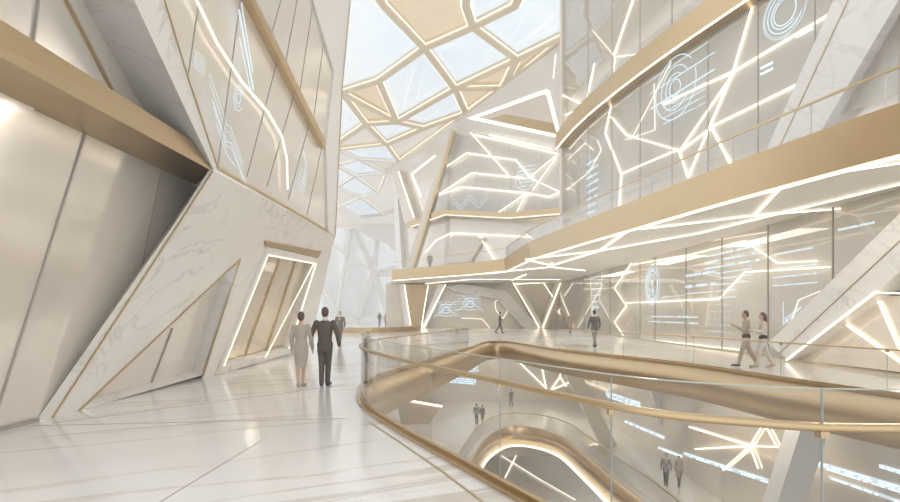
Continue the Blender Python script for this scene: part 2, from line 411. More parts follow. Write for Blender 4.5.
# wide gold beam: front face and soffit, one prism tapering into the fold
bm = bmesh.new()
f0, f1 = V((-4.62, 3.6, 4.24)), V((-4.62, 10.5, 4.36))
sec = lambda p: [p, p+V((-.06, 0, .44)), p+V((-1.3, 0, .5)), p+V((-1.0, 0, .0))]
s0, s1 = sec(f0), sec(f1); s0[3] = V((-5.5, 3.6, 4.28)); s1[3] = PG.hit(197, 186)+PG.n*.01; s1[2] = s1[3]+V((-.6, 0, .5)); s1[0] = A+V((-.01, -.02, -.01)); va = [bm.verts.new(p) for p in s0]; vb = [bm.verts.new(p) for p in s1]
for i in range(4): bm.faces.new((va[i], va[(i+1) % 4], vb[(i+1) % 4], vb[i]))
bm.faces.new(va); bm.faces.new(vb[::-1])
tagp(link('gold_beam', bm, 'gold'), 'wide brushed gold beam running to the marble fin apex', 'beam')
# light and displays on the upper bay
led(PU, [[(190, -8), (214, 42), (240, 82), (266, 112), (280, 136), (285, 158), (286, 188)]], 'curved bright light band running down the leaning glass bay', 4, 'led_soft')
def circuits(fr, rows, label, mat='holo_dim', seed=1):
    rt = disp_root(fr, label); rnd = random.Random(seed)
    for kind, args in rows:
        def put(nm_, fn):
            bm = bmesh.new(); fn(bm); link(nm_, bm, mat, rt)
        if kind == 'rings':
            a, b, rr, w = args
            for r in rr: put('ring', lambda bm: fr.arc(bm, a, b, r, w*.7, rnd.uniform(0, 60), rnd.uniform(280, 400)))
        elif kind == 'lines':
            for pts, w in args: put('trace_line', lambda bm: fr.line(bm, pts, w*.8))
        elif kind == 'bars':
            a, b, n, L, w, st = args
            for i in range(n):
                def row(bm):
                    x = a
                    while x < a+L:
                        l = rnd.uniform(.03, .3)*L*.3
                        if rnd.random() < .8: fr.bar(bm, x, b-i*st, min(l, a+L-x), w*.7)
                        x += l+L*.02
                    fr.bar(bm, a, b-i*st-w*.3, L, .012)
                put('text_row', row)
        elif kind == 'dots':
            a, b, nx, ny, st, w = args
            for j in range(ny):
                def drow(bm):
                    for i in range(nx):
                        if rnd.random() < .6: fr.bar(bm, a+i*st, b-j*st, w, w)
                    fr.bar(bm, a, b-j*st, nx*st, .006)
                put('dot_row', drow)
    return rt
fr = Frame(PU, 222, 128)
q_ = lambda pts: [(a*.42, b*.42) for a, b in pts]
circuits(fr, [('lines', [(q_([(-2.2, 1.6), (.2, 0.2), (.5, .3), (2.6, -.9)]), .02), (q_([(-2.1, 1.3), (.2, -.1), (.6, .0), (2.9, -1.25)]), .02), (q_([(-1.6, .7), (.4, -.5), (.9, -.4), (3.4, -1.8)]), .035), (q_([(-1.4, .5), (.4, -.7), (1, -.6), (3, -1.7)]), .02), (q_([(-.9, -.1), (.6, -1.0), (1.8, -1.3)]), .018)])],
         'circuit trace display low on the leaning glass bay over the marble ridge')
fr = Frame(PU, 236, 98)
circuits(fr, [('rings', (0, 0, (.1, .16, .24), .018))], 'small ringed dial display on the leaning glass bay')
fr = Frame(PU, 243, 48)
circuits(fr, [('lines', [(q_([(-1.3, 1.1), (1.6, -1.3)]), .07), (q_([(-1.2, 1.5), (1.2, -.6)]), .04), (q_([(-.8, .1), (1.6, -1.7)]), .035)])], 'blue diagonal streak display high on the leaning glass bay', 'holo')
fr = Frame(PU, 194, 62)
circuits(fr, [('dots', (-.1, .15, 8, 6, .05, .02))], 'dotted grid display beside the upper marble mullion')
fr = Frame(PU, 303, 168)
circuits(fr, [('lines', [(q_([(-1, .9), (0, .3), (.2, -1.6)]), .04), (q_([(-.6, .9), (.5, .2), (.6, -1.4)]), .03)]), ('dots', (-.4, -.1, 8, 7, .1, .04))], 'scattered blue display at the far lower corner of the leaning glass bay')

# ================================================================== FLOOR, VOID, BALUSTRADES
void = spline([(2.6, 3.15), (1.75, 3.35), (1.22, 3.8), (.62, 5), (.05, 6.2), (-.75, 7.9), (-1.5, 9.8), (-1.85, 11.5), (-1.95, 13), (-1.75, 14.8), (-.6, 19.4), (.9, 26), (1.75, 30.2), (2.5, 32.2), (3.3, 31.8), (4.0, 29), (4.9, 24.9), (6.5, 20.6), (7.7, 17.4), (8.3, 13.8), (8.9, 11.2), (9.5, 8.5), (9.2, 6), (7.5, 4.2), (5, 3.35)], 8, True)
N = len(void)
UPV = V((0, 0, 1))
fl = plate('floor', [V((-14, -6, 0)), V((20, -6, 0)), V((20, 96, 0)), V((-30, 96, 0)), V((-30, 24, 0))], UPV, .95, 'floor', None, [void])
tagp(fl, 'polished white marble floor with warm grey veins', 'floor', kind='structure')
# gold lining of the slab edge: travel direction of "void" runs near edge right->left, then away, then back: inside lies on the right
fas = sweep('gold_fascia', void, rect(-.02, .06, -1.05, -.03), 'gold_pol', closed=True, smooth=False)
tagp(fas, 'polished gold band lining the edge of the teardrop floor opening', 'fascia')
for p in fas.data.polygons: p.use_smooth = True
lip = sweep('trim_6', lift(void, 0), rect(-.10, .07, -.03, .035), 'gold', closed=True); tagp(lip, 'slim gold kerb around the teardrop floor opening', 'trim', kind='structure')
def idx(p): return min(range(N), key=lambda i: (void[i]-V((*p, 0))).length)
def stretch(a, b):
    i, j = idx(a), idx(b); out = []
    while True:
        out.append(void[i]); 
        if i == j: break
        i = (i+1) % N
    return out
def balustrade(path, label, h_glass, h_rail, thick, npan, joints=None):
    root = empty('glass_balustrade', path[len(path)//2], label, 'balustrade')
    L = len(path); cuts = joints or [round(i*(L-1)/npan) for i in range(npan+1)]
    for a, b in zip(cuts, cuts[1:]):
        g = sweep('glass_panel', lift(path[a:b+1], 0), rect(-.012, .0, .03, h_glass), 'rail_glass', root)
        sweep('glass_edge', lift(path[a:b+1], 0), rect(-.014, .002, h_glass, h_glass+.007), 'edge', g)
    for c in cuts[1:-1]:
        p = path[c]; bm = bmesh.new(); add_box(bm, (p.x-.003, p.y-.008, .03), (p.x+.003, p.y+.008, h_glass)); link('joint_strip', bm, 'edge', root)
        bm = bmesh.new(); add_box(bm, (p.x-.025, p.y-.03, h_rail-.06), (p.x+.025, p.y+.03, h_rail-.02)); link('bracket', bm, 'gold_line', root)
    hp = circ(thick, 0, h_rail, 12) if thick < .03 else [(x*1.15, (z-h_rail)*.62+h_rail) for x, z in circ(thick, .0, h_rail, 14)]
    sweep('handrail', lift(path, 0), hp, 'gold', root, smooth=True)
    sweep('base_channel', lift(path, 0), rect(-.035, .02, .03, .075), 'gold', root)
    return root
near = stretch((7.5, 4.2), (-1.9, 13.6))
jn = [0]+sorted({min(range(len(near)), key=lambda i: abs((near[i].x/near[i].y)*F+CX-px)+(1000 if near[i].y > 9 and px > 380 else 0)+(1000 if near[i].x > 5 else 0)) for px in (826, 605, 496, 432)})+[len(near)-1]
balustrade(near, 'curved glass balustrade with thick gold handrail along the near edge of the floor opening', 1.22, 1.0, .043, 6, jn)
balustrade(stretch((-1.85, 14.1), (.9, 26)), 'low glass balustrade with thin rail on the far curve of the floor opening', .97, .98, .018, 4)
balustrade(stretch((4.9, 24.9), (9.5, 8.5)), 'glass balustrade with thin rail along the walkway where the two women pass', .9, .92, .02, 5)
# inlays in the floor
def fl_line(n, pts, label, w=.025, mat='gold_line'):
    bm = bmesh.new(); P = [atZ(*p, .001) for p in pts]
    for a, b in zip(P, P[1:]): add_bar(bm, a, b, UPV, w, .003, .005)
    tagp(link('trim_%d' % n, bm, mat), label, 'trim', kind='structure')
fl_line(7, [(372, 424), (398, 441), (440, 470), (500, 515)], 'gold inlay line in the marble floor following the balustrade', .03)
fl_line(8, [(-20, 427), (345, 418.5)], 'dark joint line across the marble floor before the couple', .012, 'joint')
fl_line(9, [(54, 423), (300, 391), (345, 384)], 'thin joint line in the marble floor along the left wall', .012, 'joint')
fl_line(10, [(160, 502), (262, 440)], 'pale joint line in the floor near the camera', .010, 'joint')

# ================================================================== RIGHT SIDE, LOWER WALL
RW = Plane((12, 20, 0), (-1, 0, 0))
SZ = 5.0
bm = bmesh.new(); add_box(bm, (12.3, 4, 0), (12.7, 62, SZ)); tagp(link('wall_right', bm, 'cream'), 'cream wall behind the glass panels of the right walkway', 'wall', kind='structure')
w6 = empty('window_6', (12, 25, 0), 'long row of tall glass panels along the right walkway', 'window', kind='structure')
ys = [12*F/(px-CX) for px in (560, 584, 610, 640, 655, 686, 722, 768, 833, 920, 1100)]
for a, b in zip(ys, ys[1:]):
    bm = bmesh.new(); add_box(bm, (11.99, b+.01, .05), (12.02, a-.01, SZ-.02)); link('pane', bm, 'pane', w6)
for y in ys[1:-1]:
    bm = bmesh.new(); add_box(bm, (11.97, y-.012, .02), (12.03, y+.012, SZ-.02)); link('mullion', bm, 'joint', w6)
bm = bmesh.new(); add_box(bm, (11.95, 12, 0), (12.06, 60, .05)); link('bottom_rail', bm, 'gold_line', w6)
RI = RW.off(-.22)       # lights lie between glass and wall
G1 = 'light lines on the right walkway wall'
led(RI, [[(642, 249), (615, 288), (627, 306), (615, 322), (630, 345)]], 'zigzag light line where the right walkway glass begins', 2.6)
led(RI, [[(627, 303), (720, 299), (746, 272), (831, 267)]], 'long stepped light line across the middle of the right walkway wall', 2.4)
led(RI, [[(631, 265), (690, 255), (746, 241), (779, 263), (818, 261)]], 'bent light line high on the right walkway wall above the dial display', 2.4)
led(RI, [[(642, 249), (700, 243), (768, 232)]], 'faint straight light line just under the walkway ceiling', 1.4, 'led_thin')
led(RI, [[(627, 338), (690, 344), (742, 350)]], 'low light line along the foot of the right walkway wall', 2.4)
led(RI, [[(583, 289), (614, 288)], [(590, 268), (594, 320)], [(604, 262), (600, 300), (612, 322)]], 'pale lattice of light lines at the far end of the right walkway', 1.5, 'led_thin')
led(RI, [[(785, 345), (822, 318), (832, 312)], [(790, 330), (800, 300), (822, 291)]], 'thin light lines behind the glass beside the diagonal marble strut', 1.2, 'led_thin')
fr = Frame(RW, 653, 285)
circuits(fr, [('rings', (0, 0, (1.15, 1.0, .62), .06)), ('rings', (0, 0, (.85,), .14)), ('lines', [([(-.3, .5), (0, .1), (.4, .4)], .05), ([(-.5, -.2), (.1, -.4), (.5, -.1)], .06), ([(-.2, .2), (.3, -.6)], .05)])], 'round globe dial display on the right walkway glass', 'holo')
fr = Frame(RW, 686, 280)
circuits(fr, [('bars', (0, .2, 2, 3.2, .18, .55)), ('bars', (0, -.7, 2, 5, .06, .3))], 'rows of text bars beside the globe dial display', 'holo')
fr = Frame(RW, 650, 318)
circuits(fr, [('bars', (0, .1, 2, 6.5, .1, .3)), ('lines', [([(0, .9), (1.5, .9), (2.2, 1.2), (5, 1.2)], .04)])], 'low wavering line of data under the globe dial display', 'holo')
fr = Frame(RW, 722, 266)
circuits(fr, [('bars', (-1.5, .55, 3, 4.6, .12, .28)), ('bars', (-.5, -.3, 3, 3, .07, .25))], 'streaked blue data panel over the passing women', 'holo')
fr = Frame(RW, 716, 318)
circuits(fr, [('dots', (-.6, .6, 7, 5, .3, .08))], 'dotted display near the women passing on the walkway', 'holo_dim')
fr = Frame(RW, 775, 275)
circuits(fr, [('bars', (0, .75, 1, 2.2, .07, .2)), ('bars', (0, .2, 3, 2.4, .06, .3)), ('lines', [([(.6, -1), (.6, -1.8), (1.6, -1.2), (.7, -1.6), (1.5, -2.1)], .04)])], 'framed chart display beside the diagonal marble strut', 'holo')
fr = Frame(RW, 846, 232)
circuits(fr, [('bars', (-.3, .1, 1, 1.5, .09, .2))], 'small display high above the diagonal marble strut', 'holo')
fr = Frame(RW, 598, 300)
circuits(fr, [('bars', (-2, 1.9, 6, 2.8, .12, .5)), ('rings', (-1, -1, (.6, .9), .08))], 'pale blue column of data at the far end of the right walkway glass', 'holo')
# marble strut on the right and the lit recess under it
RS = RW.off(.55)
st = h(RS, (768, 343), (960, 154), (1040, 110), (1040, 148), (877, 292), (788, 360))
bm = bmesh.new(); add_plate(bm, st, RS.n, .9); tagp(link('marble_strut', bm, 'marble'), 'broad diagonal marble strut rising along the right walkway', 'strut')
inlay('trim_11', RS, [(780, 353), (905, 236)], 'thin gold groove along the right diagonal marble strut', 1)
led(RS, [[(788, 360), (877, 292.5), (905, 293.5)]], 'light line along the underside of the right diagonal marble strut', 2.6)
RR = RW.off(.1)
bm = bmesh.new(); add_plate(bm, h(RR, (796, 360), (877, 296), (960, 296), (1200, 330), (1200, 452), (960, 379)), RR.n, .06); tagp(link('recess_panel', bm, 'satin_warm'), 'warm glossy panel in the triangular recess under the marble strut', 'panel')
led(RR, [[(837, 317), (905, 364)], [(878, 296), (902, 350)]], 'crossing light lines in the triangular recess under the marble strut', 3)

# ================================================================== BALCONY
fe = spline([(13.2, 5.0), (11.3, 7.6), (10.1, 9.6), (9.4, 11.5), (8.87, 13.5), (8.15, 16.6), (7.15, 21.8), (6.15, 27), (5.0, 33.5)], 7)+[V((4.6, 40, 0)), V((4.45, 43.6, 0)), V((3.6, 45.2, 0)), V((-5.8, 55.7, 0))]
back = [V((-7.5, 67, 0)), V((12.6, 67, 0)), V((15, 48, 0)), V((15, 6.2, 0))]
bm = bmesh.new(); add_plate(bm, [V((p.x, p.y, SZ+.85)) for p in fe+back], UPV, .85); tagp(link('ceiling_right', bm, 'soffit'), 'pale balcony underside over the right walkway', 'ceiling', kind='structure')
# gold fascia: travel goes away from the camera, outside is on the left (negative side)
gf = sweep('gold_fascia', fe, [(-.06, SZ-.03), (.1, SZ-.03), (.1, SZ+.98), (-.22, SZ+.98)], 'gold'); tagp(gf, 'broad brushed gold fascia sweeping along the balcony edge', 'fascia')
el = sweep('light_strip', fe, rect(.05, .11, SZ-.08, SZ-.03), 'led'); tagp(el, 'bright light line under the gold balcony fascia', 'light strip')
rt = empty('glass_balustrade', (8, 16.4, SZ+.98), 'glass balustrade with slim gold rail on top of the balcony fascia', 'balustrade')
ci = [0, 12, 22, 28, 34, 40, 46, 52, len(fe)-2, len(fe)-1]
for a, b in zip(ci, ci[1:]): sweep('glass_panel', fe[a:b+1], rect(-.02, -.005, SZ+.98, SZ+1.8), 'rail_glass', rt)
sweep('handrail', fe, rect(-.04, .01, SZ+1.78, SZ+1.83), 'gold', rt)
for i in ci[1:-1]:
    p = fe[i]; bm = bmesh.new(); add_box(bm, (p.x-.012, p.y-.012, SZ+.98), (p.x+.012, p.y+.012, SZ+1.8)); link('joint_strip', bm, 'steel', rt)
SF = Plane((0, 0, SZ-.005), (0, 0, -1))
led(SF, [[(627, 230.5), (600, 250)], [(526, 258.5), (600, 250), (700, 232), (768, 215), (905, 181)], [(526, 259), (552, 265), (600, 250)]], 'forked light lines on the balcony underside at its bend', 2.2)
led(SF, [[(640, 228), (700, 221), (755, 214), (782, 185)], [(755, 214), (905, 202)]], 'branching light lines on the balcony underside over the women', 2.4)
led(SF, [[(840, 170), (905, 160)]], 'short light line beside the fascia on the nearest balcony underside', 2.2)
led(SF, [[(462, 275), (550, 266.5), (585, 270)], [(550, 266), (552, 262)]], 'bent light line on the balcony underside before the rear building', 1.6)
led(SF, [[(410, 285), (470, 279), (560, 279)], [(512, 280), (526, 274)]], 'low light line on the balcony underside at the rear columns', 1.5)

# ================================================================== UPPER RIGHT WALL
UR = Prism([(p.x, p.y) for p in spline([(7.5, 36.5), (7.75, 32.5), (8.35, 28.5), (9.35, 24), (10.6, 19.7), (12.2, 14.5), (13.4, 10), (14, 7)], 4)])
ZB, ZT = 12.6, 23.5
URb = UR.off(-.6)
bm = bmesh.new(); path = [V(p) for p in URb.pts]
add_sweep(bm, path, rect(0, .3, SZ+.86, ZT)); tagp(link('wall_right_upper', bm, 'cream'), 'cream upper wall behind the big right glass facade', 'wall', kind='structure')
bm = bmesh.new(); p = UR.pts[0]; add_box(bm, (p.x-.12, p.y-.1, SZ+.86), (p.x+1.0, p.y+.5, ZT)); tagp(link('corner_post', bm, 'cream'), 'tall cream corner post where the upper glass facade meets the rear building', 'post')
def curve_pts(px0, px1, k=6): return [UR.hit(px0+(px1-px0)*i/k, CY) for i in range(k+1)]
cuts = (563.6, 588, 612, 640, 672, 708, 758, 815, 900, 1080, 1400)
w7 = empty('window_7', (9, 26, SZ+.9), 'big curving glass facade under the diagonal gold beam', 'window', kind='structure')
w8 = empty('window_8', (8, 30, ZB+1), 'glass facade above the diagonal gold beam', 'window', kind='structure')
for rt_, z0, z1 in ((w7, SZ+.9, ZB), (w8, ZB+.9, ZT)):
    for a, b in zip(cuts, cuts[1:]):
        pth = curve_pts(a, b); sweep('pane', pth, rect(-.015, .015, z0, z1), 'pane', rt_)
    for c in cuts[1:-1]:
        p = UR.hit(c, CY); bm = bmesh.new(); add_box(bm, (p.x-.018, p.y-.018, z0), (p.x+.018, p.y+.018, z1)); link('mullion', bm, 'joint', rt_)
URo = UR.off(.15)
gb = sweep('gold_beam', [V(p) for p in URo.pts], [(-.35, ZB), (.35, ZB-.05), (.35, ZB+.95), (-.25, ZB+.9)], 'gold'); tagp(gb, 'diagonal looking gold beam across the upper right glass facade', 'beam')
le = sweep('light_strip', [V(p) for p in UR.off(.45).pts], rect(-.04, .04, ZB-.08, ZB-.02), 'led'); tagp(le, 'bright light line under the gold beam of the upper right facade', 'light strip')
UI = UR.off(-.3)
led(UI, [[(635, -4), (615.6, 53)]], 'thick light bar in the glass above the gold beam', 4)
led(UI, [[(593, 30), (616, 57), (655, 52)], [(616, 57), (613, 92)]], 'forked light line just over the gold beam beside the thick bar', 2, 'led_thin')
led(UI, [[(595, 64), (586, 106), (563, 95)], [(586, 107), (566, 115)]], 'small branching light line above the gold beam next to the corner post', 2.4)
led(UI, [[(613, 100), (606, 133), (622, 174), (620, 205)]], 'kinked vertical light line below the gold beam near the corner post', 3)
led(UI, [[(612, 117), (627, 135), (678, 150), (622, 174)]], 'triangular light outline pointing away from the corner post', 2.6)
led(UI, [[(757, -5), (734, 72), (689, 177), (680, 152), (712, 128)], [(680, 152), (734, 74)]], 'long slanted light line with a hooked foot in the big glass facade', 3)
led(UI, [[(835, 12), (734, 72), (664, 104)]], 'thick rising light bar in the big glass facade under the ring display', 3.6)
led(UI, [[(800, 84), (712, 127), (731, 163)]], 'bent light bar low in the big glass facade', 3.4)
led(UI, [[(563, 148), (567, 210)], [(567, 190), (590, 172), (602, 150), (598, 140)], [(568, 160), (586, 143), (594, 150)]], 'small light lattice at the foot of the corner post', 1.8, 'led_thin')
led(UI, [[(655, 84), (656, 130), (626, 140)], [(672, 62), (632, 140)]], 'thin crossed light lines behind the glass between ring displays', 1.3, 'led_thin')
led(UI, [[(905, 42), (846, 122), (844, 88)]], 'slanted light line beyond the upper marble strut', 2.4)
fr = Frame(UR, 786, 12)
circuits(fr, [('rings', (0, 0, (.42, .52, .66), .06)), ('rings', (0, 0, (.78, .84), .03))], 'blue ring display at the top of the big glass facade', 'holo')
fr = Frame(UR, 676, 88)
circuits(fr, [('rings', (0, 0, (.35, .6, .9, 1.3), .06)), ('lines', [([(-1.5, 1), (2, 1)], .03), ([(-1.7, .4), (2.3, .45)], .05), ([(-1.7, -.3), (2.3, -.2)], .08)]), ('bars', (-.8, -.5, 4, 2.6, .05, .26))], 'glowing blue hub display in the middle of the big glass facade', 'holo')
fr = Frame(UR, 764, 72)
circuits(fr, [('bars', (-.1, .15, 2, .5, .1, .2)), ('bars', (1.3, .7, 2, .6, .05, .14))], 'two small blue tiles below the ring display', 'screen')
fr = Frame(UR, 596, 185)
circuits(fr, [('bars', (-1.2, 1.4, 8, 1.6, .14, .4)), ('lines', [([(-.8, 2.4), (-.8, -2), (.6, -2)], .05)])], 'blue column display at the lower end of the big glass facade', 'holo')
# marble strut in front of the upper facade
UM = UR.off(.35)
sp = [UM.hit(*p) for p in ((756, 170), (835, -6), (902, -6), (792, 168))]
spp = plane3(sp[0], sp[1], sp[3])
bm = bmesh.new(); add_plate(bm, [spp.hit(*p) for p in ((748, 190), (838, -10), (880, -105), (958, -105), (902, -6), (786, 190))], spp.n, .7); tagp(link('marble_strut', bm, 'marble'), 'pale diagonal marble strut crossing the upper right facade', 'strut')
inlay('trim_12', spp, [(764, 180), (852, -8)], 'thin groove down the upper marble strut', 1)
bm = bmesh.new(); add_plate(bm, [UI.hit(*p)+UI.norm(*p)*.1 for p in ((800, 170), (902, -10), (1000, -60), (1200, -60), (1200, 170))], spp.n, .1); tagp(link('facade_panel', bm, 'satin'), 'satin panel beyond the upper marble strut', 'panel')

# ================================================================== REAR BUILDING
BB = Prism([(-6.63, 64), (0, 54), (9.86, 48), (14, 46)])
T0, T1, T2 = BB.hit(393, 172), BB.hit(450, 128), BB.hit(563, 147)
BBb = BB.off(-.5)
# upper storeys back wall following the sloping top edge
def wall_poly(surf, pts): return [surf.hit(*p) for p in pts]
F1 = plane3((-6.63, 64, 0), (0, 54, 0), (0, 54, 5)); F2 = plane3((0, 54, 0), (9.86, 48, 0), (0, 54, 5))
bm = bmesh.new()
add_plate(bm, h(F1, (393, 172), (450, 128), (450, 268), (397, 268)), F1.n, .5)
add_plate(bm, h(F2, (450, 128), (590, 151), (590, 268), (450, 268)), F2.n, .5)
tagp(link('wall_back', bm, 'satin_light'), 'faceted glossy front of the rear building above the balcony', 'wall', kind='structure')
# roof plane of the skylight: ZR = 24-.14*(Y-35)
RP = Plane((0, 35, 24), (0, -.14, -1))
K = h(RP, (380, 173.7), (450, 121), (571, 29.5), (608, 0), (640, -30))
bm = bmesh.new()
for q in ((T0, T1, K[1], K[0]), (T1, T2, K[2], K[1]), (T2, BB.hit(600, 152), K[4], K[3], K[2])):
    q = [V(p) for p in q]; vs = [bm.verts.new(p) for p in q]
    for i in range(1, len(vs)-1): bm.faces.new((vs[0], vs[i], vs[i+1]))
tagp(link('ceiling_bulkhead', bm, 'soffit'), 'sloping pale bulkhead between the skylight and the rear building', 'ceiling', kind='structure')
BK = plane3(T1, T2, K[2])
tri_o = h(BK.off(.05), (468, 118.5), (545, 90), (549, 91), (561, 138)); 
rs = empty('lit_recess', tri_o[0], 'triangular gold recess outlined in light in the bulkhead', 'recess')
ti = h(BK.off(.05), (476, 118), (544, 93.5), (547, 95), (557.5, 135))
bm = bmesh.new(); add_plate(bm, tri_o, BK.n, .15, [ti]); link('light_frame', bm, 'led', rs)
bm = bmesh.new(); add_plate(bm, h(BK.off(.03), (490, 119), (556, 134), (553, 123), (505, 114)), BK.n, .1); link('gold_reveal', bm, 'gold', rs)
bm = bmesh.new(); add_plate(bm, h(BK.off(.03), (478, 117), (544, 94), (546, 96), (553, 123), (505, 114), (490, 119)), BK.n, .1); link('inner_panel', bm, 'cream', rs)
led(BK, [[(553.5, 78), (556, 54)]], 'short upright light line above the triangular recess', 1.6, 'led_thin')
inlay('trim_13', BK, [(455, 122), (569, 36)], 'pale seam along the skylight side of the bulkhead', 1.4)
# pillars and ledges of the rear building
def pillar(surf, off, poly, mat, label, t=.8, name='pillar'):
    s = surf.off(off); bm = bmesh.new(); add_plate(bm, h(s, *poly), s.n, t); o = link(name, bm, mat); return tagp(o, label, 'pillar')
pillar(F2, .8, ((446, 139), (454, 131), (427, 220), (411, 272), (404, 272), (420, 222)), 'cream', 'long slanted pillar rising up the corner of the rear building')
bm = bmesh.new(); s = F2.off(.85); add_plate(bm, h(s, (452, 131), (455, 131), (428, 220), (413, 270), (411, 270), (425, 222)), s.n, .2); tagp(link('gold_strip', bm, 'gold_line'), 'gold edge strip on the long slanted corner pillar', 'strip')
pillar(F1, .6, ((392, 172), (399, 170), (416, 220), (411, 228), (404, 222)), 'cream', 'short leaning pillar at the outer edge of the rear building')
led(F1.off(.7), [[(399, 172), (414, 217)]], 'light line on the short leaning pillar of the rear building', 1.6)
led(F1, [[(435, 156), (412, 174), (421, 196)]], 'arrow shaped light line between the two rear pillars', 1.6)
pillar(F1, .5, ((393, 176), (397, 184), (402, 268), (396, 268)), 'white', 'thin white outer post of the rear building')
led(F1.off(.6), [[(418, 232), (411, 268)]], 'light line low beside the slanted corner pillar above the balcony', 1.6, 'led_thin')
# ledge between storeys
lp = [F1.hit(415, 228)+F1.n*.3, F1.hit(449, 218)+V((-.3, -1.2, 0)), F2.hit(516, 221.5)+F2.n*1.4, F2.hit(580, 216)+F2.n*1.2]
bm = bmesh.new()
for i in range(3):
    add_bar(bm, lp[i], lp[i+1], V((0, 0, 1)), 1.4, .5, .2)
tagp(link('gold_ledge', bm, 'gold'), 'folded gold ledge between the storeys of the rear building', 'ledge')
bm = bmesh.new()
for i in range(3): add_bar(bm, lp[i]+V((-.1, -.75, -.08)), lp[i+1]+V((-.1, -.75, -.08)), V((0, 0, 1)), .14, .1, .1)
tagp(link('light_strip', bm, 'led_soft'), 'light line beneath the folded gold ledge of the rear building', 'light strip')
# glazing and light lines in front of F2
w9 = empty('window_9', F2.hit(500, 180), 'glass front of the rear building over the gold ledge', 'window', kind='structure')
F2g = F2.off(.7)
plate('pane', h(F2g, (455, 134), (562, 151), (562, 214), (516, 219), (455, 215), (430, 214)), F2.n, .03, 'pane', w9)
for a, b in (((480, 138), (474, 215)), ((512, 143), (510, 219)), ((538, 147), (540, 216))):
    bm = bmesh.new(); add_bar(bm, F2g.hit(*a), F2g.hit(*b), F2.n, .06, .03); link('mullion', bm, 'steel', w9)
F2l = F2.off(.25)
led(F2l, [[(448, 166), (467, 153), (516, 160), (530, 178)]], 'upper zigzag light line in the rear glass front', 2.2)
led(F2l, [[(440, 194), (472, 173), (524, 178)]], 'middle bent light line in the rear glass front', 2.2)
led(F2l, [[(440, 195), (462, 187), (527, 193), (549, 197), (560, 192)]], 'lower long light line in the rear glass front', 2.4)
led(F2l, [[(471, 133), (510, 177)], [(476, 135), (558, 154)], [(557, 155), (529, 178)], [(530, 178), (560, 192)], [(556, 158), (533, 190)]], 'starburst of crossing light lines in the rear glass front', 1.6)
led(F2l, [[(492, 217), (527, 193), (514, 218)]], 'wedge shaped light line standing on the gold ledge', 1.8)
led(F2l, [[(490, 135), (551, 149)]], 'top light line under the triangular recess', 1.8)
led(F2l, [[(524, 218), (572, 214)]], 'short light line at the far end of the gold ledge', 1.6)
fr = Frame(F2g, 525, 180)
circuits(fr, [('bars', (-.8, 1.2, 6, 1.8, .12, .35)), ('rings', (0, 0, (.5, .9), .06))], 'pale blue glow display at the heart of the starburst', 'holo')
fr = Frame(F2g, 470, 200)
circuits(fr, [('lines', [([(-2, .5), (-1, -.5), (0, .5), (1, -.5), (2, .6)], .07), ([(-2, .1), (-1, -.9), (0, .1), (1, -.9), (2, .2)], .07)])], 'zigzag pattern display in the rear glass front', 'holo_dim')
led(F2l, [[(426, 252), (437, 240), (452, 233), (530, 237)]], 'stepped light line under the gold ledge of the rear building', 2)
led(F2l, [[(478, 234), (496, 262)]], 'slanted light line on the lower rear storey', 1.8)
bm = bmesh.new(); s = F2.off(.4); add_plate(bm, h(s, (453, 236), (484, 238), (470, 262), (444, 264)), s.n, .3); tagp(link('facade_panel', bm, 'cream'), 'tapered cream panel on the lower rear storey', 'panel')
# ground storey set back under the balcony
bm = bmesh.new(); add_box(bm, (-7.2, 62, 0), (12.3, 62.4, SZ)); tagp(link('wall_back_lower', bm, 'satin_warm'), 'warm glossy back wall under the balcony', 'wall', kind='structure')
GP = Plane((0, 61.2, 0), (0, -1, 0)); GL = GP.off(-.5)
pillar(GP, 0, ((399, 284), (404, 284), (411, 328), (405, 328)), 'white', 'narrow white pillar at the open end under the balcony', .6)
pillar(GP, .1, ((405, 284), (428, 285), (422, 328), (411, 328)), 'gold', 'gold tapered pillar under the outer balcony end', .6)
pillar(GP, .2, ((438, 284), (446, 284), (426, 328), (421, 328)), 'white', 'slanted white pillar beside the gold tapered pillar', .6)
led(GP.off(.2), [[(404.5, 285), (411, 327)], [(428, 286), (421.5, 327)]], 'light lines edging the gold tapered pillar', 1.5)
led(GP.off(.3), [[(445.5, 285), (424, 327)]], 'light line on the slanted white pillar', 1.5)
pillar(GP, .3, ((446, 287), (462, 284), (506, 291), (540, 328), (524, 328), (497, 299), (455, 292)), 'marble', 'bent marble portal arm beneath the balcony', .9)
led(GP.off(.35), [[(512, 281), (539, 327)]], 'light line beside the bent marble portal arm', 1.5)
pillar(GP, .1, ((512, 281), (518, 281), (544, 328), (538, 328)), 'cream', 'slim slanted pillar beside the bent marble arm', .5)
pillar(GP, .2, ((555, 282), (563, 282), (547, 328), (541, 328)), 'cream', 'slim pillar leaning against the bent arm pillar', .5)
led(GP.off(.25), [[(561, 282), (543, 327)], [(543, 282), (552, 296)]], 'light lines of the open triangle at the far wall end', 1.5)
led(GP.off(.1), [[(572, 293), (558, 312), (574, 327)], [(573, 293), (574, 326)]], 'small triangular light outline in the far inner corner', 1.4)
led(GP.off(.1), [[(516, 284), (561, 282)]], 'level light line over the far triangle pillars', 1.4)
led(GL, [[(462, 318), (482, 319), (490, 328)]], 'low bent light line by the far blue displays', 1.2, 'led_thin')
fr = Frame(GP, 503, 308)
circuits(fr, [('lines', [([(0, -1.2), (-.8, -.2), (-.9, .7), (-.3, 1.1), (.5, .9), (.8, .2), (0, -1.2)], .12)])], 'shield shaped light outline on the far wall behind the walking man', 'led_soft')
